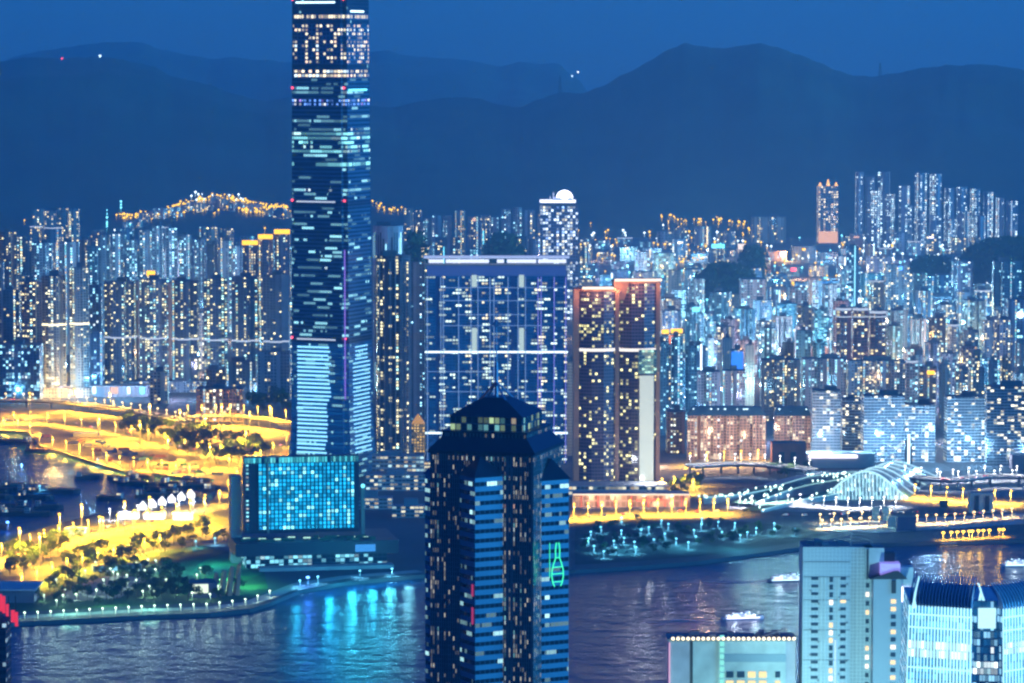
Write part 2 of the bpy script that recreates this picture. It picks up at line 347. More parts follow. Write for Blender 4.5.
def zof(y, D): return W(512, y, D).z
def tower(name, label, cat, group, x0, x1, yt, D, mat, plan='rect', rz=0.0, k=0.9, cw=3.2, ch=3.1, base=3.0, bays=3, roof=None, house=True, band=None, crown=None, podium=None, d=None, setback=None):
    dep = D * cP + (EYE - base) * sP
    a = abs(rz); wa = (x1 - x0) / F * dep
    w = wa / (math.cos(a) + k * math.sin(a)); d = d or k * w
    X = ((x0 + x1) / 2 - 512) / F * dep; Y = D + (d * math.cos(a) + w * math.sin(a)) / 2
    h = zof(yt, D) - base
    r = thing(name, label, cat, (X, Y, base), rz, group)
    pl = rect(w, d) if plan == 'rect' else cross(w, d) if plan == 'cross' else notched(w, d, bays) if plan == 'slab' else ngon(w / 2, 8, R(22.5), 1.04, 1.04 * d / w) if plan == 'oct' else ngon(w / 2, 16, 0, 1, d / w)
    rm = roof or darkroof
    m = fa[mat] if isinstance(mat, str) else mat
    z0 = 0
    if podium:
        hp, sp_, pm = podium
        MB().prism(rect(w * sp_, d * sp_), 0, hp, 4, 4).build('podium', [fa[pm] if isinstance(pm, str) else pm, rm], r); z0 = hp
    if setback:
        MB().prism(pl, z0, h * setback, cw, ch).build('wall', [m, rm], r)
        MB().prism([(p[0] * 0.7, p[1] * 0.7) for p in pl], h * setback, h, cw, ch).build('upper_wall', [m, rm], r)
    else: MB().prism(pl, z0, h, cw, ch).build('wall', [m, rm], r)
    if house and w > 8:
        hb = MB(); q = rnd.random()
        hb.box((q - 0.5) * w * 0.3, 0, h, w * (0.3 + 0.2 * rnd.random()), d * 0.4, 3.5 + 3 * rnd.random())
        hb.build('machine_room', rm, r)
    if band:
        yb, bm_, hh = band; zb = zof(yb, D) - base
        MB().prism([(p[0] * 1.02, p[1] * 1.02) for p in pl], zb - hh / 2, zb + hh / 2, top=0).build('light_band', bm_, r)
    if crown:
        cm, hh = crown
        MB().prism([(p[0] * 1.02, p[1] * 1.02) for p in pl], h - hh, h - 0.3, top=0).build('roof_light', cm, r)
    r['w'] = w; r['d'] = d; r['h'] = h
    return r

# ------------------------------------------------------------------ the supertall tower (484 m)
def supertall():
    D = 3500; a = R(23); w = 60.0
    X = (330.5 - 512) / F * (D * cP + 429 * sP) ; Y = D + w * 0.66
    r = thing('skyscraper', 'tallest tower, dark blue glass with white light stripes at its foot, breaking the skyline', 'skyscraper', (X, Y, 3), -a)
    pal_h = [((1.0, 0.86, 0.55), 55), ((1.0, 0.70, 0.45), 15), ((0.7, 0.9, 1.0), 30)]; pal_o = [((0.35, 0.85, 0.95), 50), ((0.75, 0.95, 1.0), 25), ((1.0, 0.8, 0.5), 15), ((0.3, 0.5, 1.0), 10)]
    gl = (0.012, 0.05, 0.09); wl_ = (0.04, 0.16, 0.26)
    kw = dict(mu=(0.1, 0.9), mv=(0.25, 0.85), grough=0.2, wrough=0.35, wmetal=0.3)
    M_hotel = facade('tall_hotel_glass', wl_, gl, 0.36, pal_h, 1.5, colb=0.9, rowb=0.3, **dict(kw, mu=(0.2, 0.8)))
    M_band = facade('tall_band_glass', wl_, gl, 0.9, pal_h, 1.6, colb=0.3, **kw)
    M_off = facade('tall_office_glass', wl_, gl, 0.20, pal_o, 0.95, colb=0.2, rowb=0.98, power=2.6, run=5, **dict(kw, mu=(0.04, 0.96)))
    M_teal = facade('tall_teal_floor', wl_, gl, 0.75, [((0.30, 0.90, 0.95), 70), ((0.6, 1.0, 0.95), 30)], 1.3, colb=0.2, rowb=0.8, run=5, **dict(kw, mu=(0.04, 0.96)))
    M_blue = facade('tall_blue_floor', wl_, gl, 0.7, [((0.15, 0.35, 1.0), 60), ((0.9, 0.95, 1.0), 25), ((0.5, 0.3, 1.0), 15)], 1.4, colb=0.4, **kw)
    M_dark = facade('tall_plant_floor', (0.03, 0.05, 0.08), gl, 0.02, pal_o, 1.0, **kw)
    M_led = facade('tall_low_glass', (0.03, 0.15, 0.35), gl, 0.2, pal_o, 0.9, colb=0.2, rowb=0.9, run=4, power=2.4, base_e=0.11, base_c=(0.01, 0.3, 0.95), **kw)  # blue brightness of the lower glass put into a faint emission
    segs = [('crown_glass', -2, 14, M_dark), ('crown_floor', 14, 19.5, M_band), ('plant_floor', 19.5, 24, M_dark), ('hotel_floors', 24, 64, M_hotel), ('plant_floor', 64, 69.5, M_dark), ('sky_lobby', 69.5, 78, M_band), ('office_floors', 78, 99, M_off),
            ('blue_lit_floor', 99, 106.5, M_blue), ('office_floors', 106.5, 132, M_off), ('teal_lit_floors', 132, 154, M_teal), ('office_floors', 154, 162, M_off), ('teal_lit_floors', 162, 168, M_teal), ('office_floors', 168, 201, M_off), ('plant_floor', 201, 207, M_dark),
            ('office_floors', 207, 338, M_off), ('plant_floor', 338, 344, M_dark), ('lower_floors', 344, 412, M_led), ('flared_base', 412, 486, M_led)]
    def wid(y): return 60.5 + (y + 2) * 0.010 + (max(0, (y - 400)) / 85) ** 2 * 8
    for n, y0, y1, mt in segs:
        z1, z0 = zof(y0, D) - 3, max(-1, zof(y1, D) - 3)
        mb = MB(); steps = 6 if n == 'flared_base' else 1
        for k in range(steps):
            ya, yb = y1 + (y0 - y1) * k / steps, y1 + (y0 - y1) * (k + 1) / steps; za, zb = z0 + (z1 - z0) * k / steps, z0 + (z1 - z0) * (k + 1) / steps
            mb.prism(cross(wid(ya), wid(ya), 0.075), za, zb, 4.0 if n in ('hotel_floors', 'sky_lobby') else 2.7, 4.0, 1 if k == steps - 1 else None, cross(wid(yb), wid(yb), 0.075))
        mb.build(n, [mt, darkroof], r)
    def zz(y): return zof(y, D) - 3
    for y, m_ in ((3, 'cool'), (203, 'dim'), (341, 'dim')):
        h = wid(y) / 2
        MB().box(-2, -h - 0.4, zz(y), w * 0.72, 0.6, 1.6).build('floor_light_line', W_[m_], r)
    MB().box(wid(12) / 2 + 0.4, -2, zz(12), 0.6, w * 0.5, 1.8).build('floor_light_line', W_['cool'], r)
    MB().box(wid(91) / 2 + 0.4, -2, zz(91), 0.6, w * 0.7, 1.8).build('floor_light_line', W_['cyan'], r)
    led = glow('led_stripe', (0.24, 0.66, 1.0), 1.3)
    rr = random.Random(3)
    for i in range(27):
        y = 349 + i * 4.05; h = wid(y) / 2; hh = h - 0.2
        L = w * (0.62 if i < 14 else 0.56) * (0.92 + 0.1 * rr.random())
        MB().box(-3.2 - (w * 0.66 - L) / 2, -h - 0.35, zz(y), L, 0.5, 1.5 + 0.4 * rr.random()).build('light_stripe', led, r)
        L2 = w * (0.66 if i > 3 else 0.5) * (0.9 + 0.12 * rr.random())
        MB().box(h + 0.35, 1.5, zz(y), 0.5, L2, 1.2).build('light_stripe', led, r)
    h = wid(300) / 2
    MB().box(h - 2.6, -h + 1.8, zz(400), 1.0, 1.0, zz(250) - zz(400)).build('corner_light', glow('dim_violet_light', (0.35, 0.2, 1.0), 0.5), r)
    for y in (1, 90, 203, 341):
        h = wid(y) / 2
        for sx, sy in ((-1, -1), (1, -1), (1, 1)):
            MB().ball((sx * (h - 3), sy * (h - 3) if sx > 0 else -h - 0.5, zz(y) + 2), 1.3).build('warning_lamp', W_['red'], r)
supertall()

# ------------------------------------------------------------------ the star-plan tower with pyramid roofs, near
def star_tower():
    D = 1400; a = R(16); w = 43.5
    sc = D / F
    X = (496.5 - 512) / F * ((D + 27) * cP + 200 * sP); Y = D + 27
    r = thing('office_tower', 'dark glass tower with stepped hip roof, corner turrets and thin mast, nearest to viewer', 'office tower', (X, Y, 3), -a)
    M_main = facade('star_dark_glass', (0.10, 0.12, 0.13), (0.03, 0.045, 0.05), 0.24, [((0.85, 0.80, 0.62), 40), ((0.7, 0.85, 0.85), 30), ((0.35, 0.9, 0.95), 26), ((1.0, 0.6, 0.45), 4)], 0.42, mu=(0.25, 0.75), mv=(0.0, 0.9), colb=1.0, rowb=0.9, vary=0.6, grough=0.08, wrough=0.3, power=2.5, rip=0.12)  # city reflections on the glass put in as small glowing cells
    M_tur = facade('star_blue_panel', (0.13, 0.30, 0.42), (0.02, 0.03, 0.045), 0.14, [((0.5, 0.95, 1.0), 60), ((1.0, 0.85, 0.6), 25), ((0.6, 0.7, 1.0), 15)], 1.0, mu=(0.03, 0.97), mv=(0.06, 0.50), colb=0.6, rowb=0.95, run=2, power=3.0, grough=0.1, wrough=0.35, wmetal=0.25)  # reflections put in as blue panels and scattered glowing cells
    roofm = plain('dark_roof_metal', (0.03, 0.045, 0.07), 0.35, 0.4)
    zz = lambda y: zof(y, D) - 3
    ze = zz(453)
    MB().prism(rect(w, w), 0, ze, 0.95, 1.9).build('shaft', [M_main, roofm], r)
    # skirt roof, drum, top hip roof
    MB().box(0, 0, ze - 1.2, w + 1.6, w + 1.6, 1.2).build('eave', roofm, r)
    MB().prism(rect(w + 1.6, w + 1.6), ze, zz(440), plan2=rect(w * 0.82, w * 0.82), top=0).build('skirt_roof', roofm, r)
    wd = w * 0.70
    MB().prism(rect(w * 0.82, w * 0.82), zz(440), zz(436), 1.5, 2.4).build('lower_drum', [M_main, roofm], r)
    MB().box(0, 0, zz(436), w * 0.84, w * 0.84, 0.8).build('drum_cornice', roofm, r)
    M_drum = facade('star_drum_glass', (0.06, 0.12, 0.16), (0.03, 0.05, 0.06), 0.5, [((0.7, 1.0, 0.5), 30), ((0.3, 0.85, 0.85), 40), ((1.0, 0.8, 0.5), 30)], 0.5, mu=(0.1, 0.9), mv=(0.1, 0.9), colb=0.8, wmetal=0.3, wrough=0.3)
    MB().prism(rect(wd, wd), zz(434.4), zz(420), 2.4, 3.0).build('drum', [M_drum, roofm], r)
    MB().prism(rect(wd + 1.5, wd + 1.5), zz(420), zz(403), plan2=rect(9, 9), top=0).build('hip_roof', roofm, r)
    mast = plain('mast_steel', (0.30, 0.34, 0.45), 0.4, 0.3); red_m = plain('red_painted_steel', (0.45, 0.05, 0.06), 0.5)
    for sx, sy, mm in ((-1, -1, red_m), (1, -1, mast), (1, 1, mast), (-1, 1, mast)):
        MB().bar((sx * 7.5, sy * 7.5, zz(412)), (0, 0, zz(388)), 0.55, 0.4, m=0).build('mast_leg', mm, r)
    m_ = MB().bar((0, 0, zz(404)), (0, 0, zz(368)), 0.8, 0.6).bar((0, 0, zz(368)), (0, 0, zz(318)), 0.34, 0.14).build('mast', mast, r)
    b = MB()
    for k in range(7):
        t = 2 * math.pi * k / 7
        b.bar((0, 0, zz(332)), (4.2 * math.cos(t), 4.2 * math.sin(t), zz(325)), 0.2, 0.1, 4); b.bar((0, 0, zz(326)), (3.6 * math.cos(t + .4), 3.6 * math.sin(t + .4), zz(333)), 0.2, 0.1, 4)
    b.build('mast_aerials', mast, m_)
    # turrets: the corners of a second square turned by 45 degrees
    hd = w * 0.7071; off = w / 2 - 0.5
    for i in range(4):
        t = i * math.pi / 2
        def rot(p): return (p[0] * math.cos(t) - p[1] * math.sin(t), p[0] * math.sin(t) + p[1] * math.cos(t))
        e = hd - off
        pl = [rot(p) for p in ((-e, -off), (0, -hd), (e, -off))]
        zt = zz(487) + (4 if i == 0 else 1)
        tr = MB().prism(pl, 0, zt, 2.2, 3.8).build('corner_turret', [M_tur, roofm], r)
        ap = rot((0, -off - 2.2)); g = MB(); e2 = e + 0.9
        q = [rot(p) for p in ((-e2, -off), (0, -hd - 1.1), (e2, -off))]
        zt2 = zt + 8.2
        P = [(p[0], p[1], zt) for p in q]; A = (ap[0], ap[1], zt2); B = (*rot((0, -off)), zt2)
        g.face([P[0], P[1], A]); g.face([P[1], P[2], A]); g.face([P[0], A, B]); g.face([P[2], B, A]); g.face([P[2], P[1], P[0]])
        g.build('turret_roof', roofm, tr)
    # light signs on the turrets
    gs = MB(); nx, ny = rot4 = (math.cos(math.pi / 4), -math.sin(math.pi / 4))
    def on_right(u, z): # right-hand turret (i = 1), its viewer-side face, u metres from the tip edge
        tip = Vector((hd, 0)); base = Vector((off, -(hd - off))); dd = (base - tip).normalized()
        p = tip + dd * u + Vector((0.5, -0.9)) * 0.25
        return (p.x, p.y, z)
    zc = zz(572); zA, zB = zz(548), zz(593)
    prof = [(0.5, 1.0), (0.9, .9), (1.0, .8), (0.9, .66), (2.0, .5), (2.6, .38), (2.7, .25), (2.2, .1), (1.4, .02)]
    for s in (-1, 1):
        for (u0, t0), (u1, t1) in zip(prof, prof[1:]):
            gs.bar(on_right(5.3 + s * u0, zB + (zA - zB) * t0), on_right(5.3 + s * u1, zB + (zA - zB) * t1), 0.24, n=4)
    for t_, u0 in ((0.3, 2.6), (0.45, 2.2), (0.12, 2.2), (0.66, 0.9)): gs.bar(on_right(5.3 - u0, zB + (zA - zB) * t_), on_right(5.3 + u0, zB + (zA - zB) * t_), 0.18, n=4)
    gs.bar(on_right(9.0, zB + 4), on_right(9.0, zA), 0.12, n=4)
    gs.build('green_light_sign', W_['green'], r)
    e = hd - off
    def on_front(u, z):
        tip = Vector((0, -hd)); base = Vector((-(hd - off), -off)); dd = (base - tip).normalized(); p = tip + dd * u + Vector((-0.8, -0.5)) * 0.3; return (p.x, p.y, z)
    for y0, y1 in ((584, 596), (607, 624)): MB().face([on_front(2.6, zz(y1)), on_front(0.9, zz(y1)), on_front(0.9, zz(y0)), on_front(2.6, zz(y0))]).build('red_light_panel', glow('dim_red_light', (0.7, 0.06, 0.2), 0.40), r)
star_tower()

# ------------------------------------------------------------------ museum with its blue screen facade
def museum():
    D = 2890; a = R(10)
    X = (303 - 512) / F * (D * cP + 400 * sP); r = thing('museum', 'waterfront museum, upright slab glowing with cyan screen above a wide dark podium', 'museum', (X, D + 30, 3), a)
    zz = lambda y, d_=D: zof(y, d_) - 3
    M_scr = facade('cyan_screen', (0.03, 0.12, 0.15), (0.02, 0.06, 0.08), 0.15, [((0.25, 0.85, 1.0), 60), ((0.6, 0.97, 1.0), 40)], 2.1, mu=(0.14, 0.86), mv=(0.12, 0.88), colb=0.35, rowb=0.35, base_e=0.95, base_c=(0.01, 0.42, 0.80), power=1.5); M_scr.cycles.emission_sampling = 'AUTO'
    M_top = facade('cyan_top_screen', (0.03, 0.12, 0.15), (0.02, 0.06, 0.08), 0.9, [((0.10, 0.75, 0.8), 60), ((0.2, 0.9, 0.85), 40)], 0.9, mu=(0.14, 0.86), mv=(0.05, 0.95), colb=0.1)
    M_side = facade('cyan_side_lights', (0.03, 0.05, 0.07), (0.02, 0.03, 0.04), 0.6, [((0.3, 0.9, 1.0), 60), ((0.9, 0.9, 0.8), 40)], 1.6, mu=(0.3, 0.7), mv=(0.3, 0.7), colb=0.0)
    M_dk = plain('dark_ceramic', (0.035, 0.045, 0.06), 0.4)
    sw, sd = 97, 13; zb, zt = zz(537), zof(456.5, D + 28) - 3
    slab = MB().prism(rect(sw, sd, -3, 4), zb, zt).build('slab', M_dk, r)
    for v, (u0, u1, m_) in enumerate(((-51.3, -46.2, M_side), (-39.5, 41.5, M_scr))):
        n = max(1, round((u1 - u0) / 3.4)); nr = round((zt - zb - 8) / 3.3)
        MB().face([(u0, 4 - sd / 2 - 0.4, zb + 3), (u1, 4 - sd / 2 - 0.4, zb + 3), (u1, 4 - sd / 2 - 0.4, zt - 5), (u0, 4 - sd / 2 - 0.4, zt - 5)], [(0, 0), (n, 0), (n, nr), (0, nr)]).build('screen' if m_ is M_scr else 'end_lights', m_, slab)
    MB().face([(-51.3, 4 - sd / 2 - 0.4, zt - 5), (45.3, 4 - sd / 2 - 0.4, zt - 5), (45.3, 4 - sd / 2 - 0.4, zt), (-51.3, 4 - sd / 2 - 0.4, zt)], [(0, 0), (40, 0), (40, 1), (0, 1)]).build('top_screen', M_top, slab)
    fins = MB()
    for k in range(25): fins.box(-39.5 + k * 3.4, 4 - sd / 2 - 0.8, zb + 3, 0.35, 0.7, zt - zb - 8)
    fins.build('fin', M_dk, slab)
    MB().box(-31.5, 4 - sd / 2 - 1.2, zb, 1.6, 1.0, zt - zb + 1).build('lift_mast', plain('warm_concrete', (0.40, 0.34, 0.25), 0.8), r)
    MB().box(49.5, 6, zb - 4, 3.0, 5, zz(488) - zb).build('stair_core', plain('warm_concrete', (0.4, 0.34, 0.25), 0.8), r)
    MB().ball((49.5, 3, zz(492)), 1.7).build('core_lamp', W_['cyan'], r)
    MB().box(-57.5, 12, 0, 8.5, 20, zz(480)).build('side_block', plain('beige_panel', (0.42, 0.38, 0.30), 0.7), r)
    zr = zz(541)
    M_low = facade('museum_glazing', (0.05, 0.08, 0.1), (0.02, 0.04, 0.05), 0.5, [((0.25, 0.8, 1.0), 50), ((0.6, 0.95, 1.0), 30), ((0.9, 0.95, 0.8), 14)], 1.1, mu=(0.05, 0.95), mv=(0.1, 0.9), colb=0.7, rowb=0.3)
    MB().prism(rect(136, 74, 6, 0), zr - 11, zr, bottom=True, top=0).build('podium', M_dk, r)
    rr = random.Random(5)
    for k in range(26): MB().box(-55 + rr.random() * 110, -12 - rr.random() * 20, zr, 2 + rr.random() * 9, 1.5 + rr.random() * 3, 0.7 + rr.random() * 1.6).build('roof_planter', plain('roof_planting', (0.10, 0.2, 0.10), 0.9), r)
    for k in range(9):
        MB().box(-50 + k * 12.5, -8 - (k % 3) * 5, zr, 6, 0.5, 0.9).build('terrace_light', glow('pale_green_light', (0.5, 0.95, 0.75), 0.9), r)
    MB().prism(rect(118, 62, 6, 0), 0, zr - 11, 4, 4).build('ground_floor', [M_low, M_dk], r)
    MB().box(46, -37.4, zr - 9, 17, 0.6, 6).build('podium_screen', glow('small_blue_screen', (0.05, 0.30, 0.8), 0.7), r)
    MB().box(12, -44, 0, 112, 14, 3).build('entrance_terrace', pale_conc, r)
museum()

# ------------------------------------------------------------------ wide residential slab with lilac-lit top
def wide_slab():
    D = 3620; r0 = 426; r1 = 567
    dep = D * cP + 400 * sP; w = (r1 - r0) / F * dep; X = ((r0 + r1) / 2 - 512) / F * dep
    r = thing('residential_slab', 'very wide blue-glass residential slab with white-lit roof edge, behind the dark hip-roofed tower', 'residential tower', (X, D + 13, 3), 0)
    zz = lambda y: zof(y, D) - 3
    px = lambda x: (x - (r0 + r1) / 2) / F * dep
    M_ = facade('lilac_frame_glass', (0.06, 0.14, 0.30), (0.01, 0.05, 0.12), 0.20, [((0.75, 0.98, 0.85), 30), ((1.0, 0.9, 0.55), 30), ((0.45, 0.9, 1.0), 30), ((0.4, 0.4, 1.0), 10)], 1.5, mu=(0.08, 0.92), mv=(0.3, 0.92), colb=0.75, rowb=0.25, wrough=0.4, base_e=0.14, base_c=(0.003, 0.22, 0.72), run=2, vary=0.5)  # unlit panes also emit, their blue light is put into the material
    top = zz(276)
    MB().prism(rect(w, 24), 0, top, 3.4, 3.3).build('wall', [M_, darkroof], r)
    MB().box(0, 0.2, top, w * 0.985, 22, zz(266) - top).build('crown_wall', plain('lilac_lit_wall', (0.16, 0.18, 0.34), 0.6, emit=(0.15, 0.30, 0.95), es=0.08), r)  # blue light on the crown put into a weak emission
    MB().box(0, 0, zz(266), w * 1.02, 23, 1.2).build('roof_slab', greyroof, r)
    for xa, xb in ((429, 444), (446, 489), (497, 504), (507, 536), (538, 566)):
        MB().box((px(xa) + px(xb)) / 2, -11.3, zz(263), px(xb) - px(xa), 1.2, zz(259.5) - zz(263)).build('roof_light', glow('roof_lilac_light', (0.72, 0.80, 1.0), 1.0), r)
    MB().box(0, 0, zz(258.5), w * 1.03, 25, 1.6).build('canopy', plain('canopy_glow', (0.6, 0.6, 0.65), 0.5, emit=(0.65, 0.75, 1.0), es=0.4), r)  # the canopy is no lamp, its brightness is put into emission
    for y in (353, 434): MB().box(0, -12.4, zz(y), w * 1.01, 0.8, 1.9).build('light_line', glow('line_light', (0.75, 0.95, 1.0), 1.5), r)
    vio = glow('lilac_line', (0.30, 0.52, 1.0), 0.42); vio2 = glow('violet_line', (0.30, 0.28, 1.0), 0.6)
    for x in (427.5, 441, 443.5, 458.7, 471, 478, 490, 494, 508, 518, 525.4, 538, 541, 554, 565.5):
        MB().box(px(x), -12.5, 2, 0.75, 1.0, zz(277) - 2).build('facade_fin', vio2 if x > 530 else vio, r)
    for y, xs in ((288, (443, 565)), (301, (443, 538)), (315, (458, 525)), (326, (443, 541)), (372, (427, 500)), (392, (440, 565))):
        MB().box((px(xs[0]) + px(xs[1])) / 2, -12.3, zz(y), px(xs[1]) - px(xs[0]), 0.5, 0.6).build('frame_bar', vio, r)
    for xa, xb in ((472, 477), (519, 524)):
        for ya, yb in ((275, 287), (328, 351)):
            MB().box((px(xa) + px(xb)) / 2, -12.2, zz(yb), px(xb) - px(xa), 0.6, zz(ya) - zz(yb)).build('lit_sky_garden', glow('sky_garden_light', (0.65, 0.85, 0.8), 0.55), r)
wide_slab()

# ------------------------------------------------------------------ paired brown and glass towers with glowing caps
def paired(x0, x1, yt, D, label, flare, seed):
    dep = D * cP + 400 * sP; w = (x1 - x0) / F * dep; X = ((x0 + x1) / 2 - 512) / F * dep
    r = thing('residential_tower', label, 'residential tower', (X, D + w * 0.5, 3), R(4), 'pair of brown waterfront towers')
    zz = lambda y: zof(y, D) - 3
    M_ = facade('bronze_glass', (0.24, 0.14, 0.15), (0.03, 0.035, 0.07), 0.13, [((1.0, 0.92, 0.4), 45), ((1.0, 0.8, 0.5), 25), ((0.5, 0.9, 1.0), 20), ((1.0, 0.4, 0.5), 4)], 1.7, mu=(0.1, 0.9), mv=(0.28, 0.92), colb=0.8, rowb=0.3, wrough=0.45)
    M_y = facade('amber_lit_glass', (0.15, 0.11, 0.14), (0.03, 0.04, 0.075), 0.6, [((1.0, 0.9, 0.35), 80), ((0.8, 0.9, 0.5), 20)], 1.3, mu=(0.1, 0.9), mv=(0.2, 0.92), colb=0.5)
    brown = plain('brown_stone', (0.50, 0.22, 0.12), 0.5, noise=0.1, nscale=0.2)
    pl = ngon(w * 0.52, 12, R(15), 1, 0.8)
    zs = [(0, zz(351), M_), (zz(349), zz(345), M_)]
    MB().prism(pl, 0, zz(352), 3.2, 3.4).build('lower_wall', [M_, darkroof], r)
    if not flare: MB().prism(pl, zz(349), zz(334), 3.2, 3.4).prism(pl, zz(325), zz(yt + 4), 3.2, 3.4).build('upper_wall', [M_, darkroof], r); MB().prism(pl, zz(334), zz(325), 3.2, 3.4).build('amber_lit_floors', [M_y, darkroof], r)
    else: MB().prism(pl, zz(349), zz(yt + 4), 3.2, 3.4).build('upper_wall', [M_, darkroof], r)
    MB().prism([(p[0] * 1.03, p[1] * 1.03) for p in pl], zz(352), zz(349), top=0).build('light_ring', glow('ring_light', (1.0, 0.92, 0.8), 0.9), r)
    MB().prism(pl, zz(yt + 4), zz(yt + 1), plan2=[(p[0] * 1.08, p[1] * 1.08) for p in pl], top=0).build('cap', brown, r)
    MB().box(0, -w * 0.42, zz(yt + 1.5), w * (1.0 if flare else 0.7), 3, 2.2).build('cap_light', glow('cap_warm_light', (1.0, 0.72, 0.5), 1.5), r)
    MB().box(-w * 0.47, -w * 0.18, 0, 5.5, 12, zz(yt + 1)).build('brown_fin', brown, r)
    MB().box(w * 0.44, -w * 0.2, 0, 4.0, 10, zz(yt + 3)).build('brown_fin', brown, r)
    if flare:
        MB().prism(rect(8, 12, -w * 0.38, -w * 0.3), zz(300), zz(yt + 1), plan2=rect(16, 14, -w * 0.36, -w * 0.3), top=0).build('flared_cap', brown, r)
        MB().box(w * 0.18, -w * 0.46, zz(488), (655 - 641) / F * dep, 3, zz(376) - zz(488)).build('lit_side_wall', plain('lit_beige_wall', (0.6, 0.58, 0.45), 0.6, emit=(0.85, 0.85, 0.6), es=0.42), r)  # floodlighting on this wall put into its own emission
        MB().box(w * 0.2, -w * 0.46, zz(374), (657 - 639) / F * dep, 2.6, zz(350) - zz(374)).build('green_lit_floors', [facade('green_lit_glass', (0.3, 0.35, 0.3), (0.1, 0.2, 0.15), 0.85, [((0.6, 1.0, 0.7), 60), ((0.9, 1.0, 0.6), 40)], 0.9, mv=(0.2, 0.95), mu=(0.05, 0.95))], r)
        MB().ball((w * 0.08, -w * 0.56, zz(478)), 2.2).build('flood_lamp', W_['white'], r)
    for x in (-0.47, 0.44, 0.0):   # lamps under the cap
        l = bpy.data.lights.new('cap_uplight', 'POINT'); l.energy = 1100; l.color = (1.0, 0.5, 0.25); l.shadow_soft_size = 1; o = bpy.data.objects.new('cap_uplight', l); C.objects.link(o); o.parent = r; o.location = (w * x, -w * 0.62, zz(yt + 8))
    return r
paired(574, 619, 288, 3425, 'dark brown tower with amber floors and low cap light, beside the wide blue-glass slab', False, 1)
paired(613, 660, 280, 3440, 'brown tower with flared glowing cap and tall pale lit side wall', True, 2)
tower('residential_tower', 'narrow beige tower showing between the wide blue slab and brown pair', 'residential tower', None, 564, 582, 362, 3700, facade('beige_louvred', (0.5, 0.47, 0.36), (0.25, 0.24, 0.2), 0.05, WARM, 1.2, mu=(0.1, 0.9), mv=(0.4, 0.9)), cw=3, ch=3.2)
t = tower('residential_tower', 'slim dark ribbed residential tower close beside the tallest skyscraper', 'residential tower', None, 373, 413, 256, 3560, facade('ribbed_dark', (0.14, 0.14, 0.15), (0.03, 0.04, 0.05), 0.24, [((1.0, 0.9, 0.5), 45), ((0.5, 0.95, 0.9), 35), ((0.6, 0.8, 1.0), 20)], 1.8, mu=(0.15, 0.85), mv=(0.2, 0.85), colb=1.0, rowb=0.1, vary=0.6), plan='oct', rz=R(10), cw=3.4, ch=3.2)
for k in range(7):
    x = -t['w'] * 0.45 + k * t['w'] * 0.15; yy = -t['d'] * (0.52 if 1 < k < 5 else 0.40)
    MB().box(x, yy, 0, 1.2, 1.6, t['h'] - 6).build('rib', greyroof, t)
pod_m = facade('podium_lit_glass', (0.5, 0.5, 0.45), (0.1, 0.1, 0.09), 0.6, [((1.0, 0.92, 0.6), 50), ((0.6, 0.95, 1.0), 30), ((1.0, 0.7, 0.3), 20)], 0.8, mu=(0.06, 0.94), mv=(0.3, 0.85), colb=0.5)
for x0, x1, yt, D, lb in ((372, 424, 456, 3480, 'pale podium building with lit glass floors under the dark ribbed tower'), (366, 430, 475, 3400, 'broad low podium block with lit windows below the dark ribbed tower'), (405, 432, 462, 3520, 'small pale block between the ribbed tower podium and the star tower'),
                          (352, 392, 498, 3260, 'low glass block behind the museum podium with blue-lit front'), (392, 428, 506, 3200, 'low pale block behind the museum promenade beside the star tower')):
    tower('podium_building', lb, 'building', None, x0, x1, yt, D, pod_m, cw=4, ch=4, k=0.5, roof=greyroof)
tower('residential_tower', 'pale smooth tower top rising behind the dark ribbed tower', 'residential tower', None, 373, 403, 226, 4300, 'pale', plan='round', cw=3, ch=60)
tower('residential_tower', 'narrow pinkish tower behind gap between ribbed tower and wide blue slab', 'residential tower', None, 411, 425, 262, 4000, 'pink', cw=3.4)
t = tower('ornate_pavilion_tower', 'small amber-lit block with pointed roof, seen low between ribbed tower and star tower', 'building', None, 411, 425, 424, 3700, facade('amber_block', (0.5, 0.4, 0.2), (0.2, 0.15, 0.05), 0.9, [((1.0, 0.6, 0.15), 100)], 0.8), house=False)
MB().prism(rect(14, 13), t['h'], t['h'] + 10, plan2=rect(1, 1)).build('pointed_roof', glow('amber_roof', (1.0, 0.5, 0.1), 0.4), t)

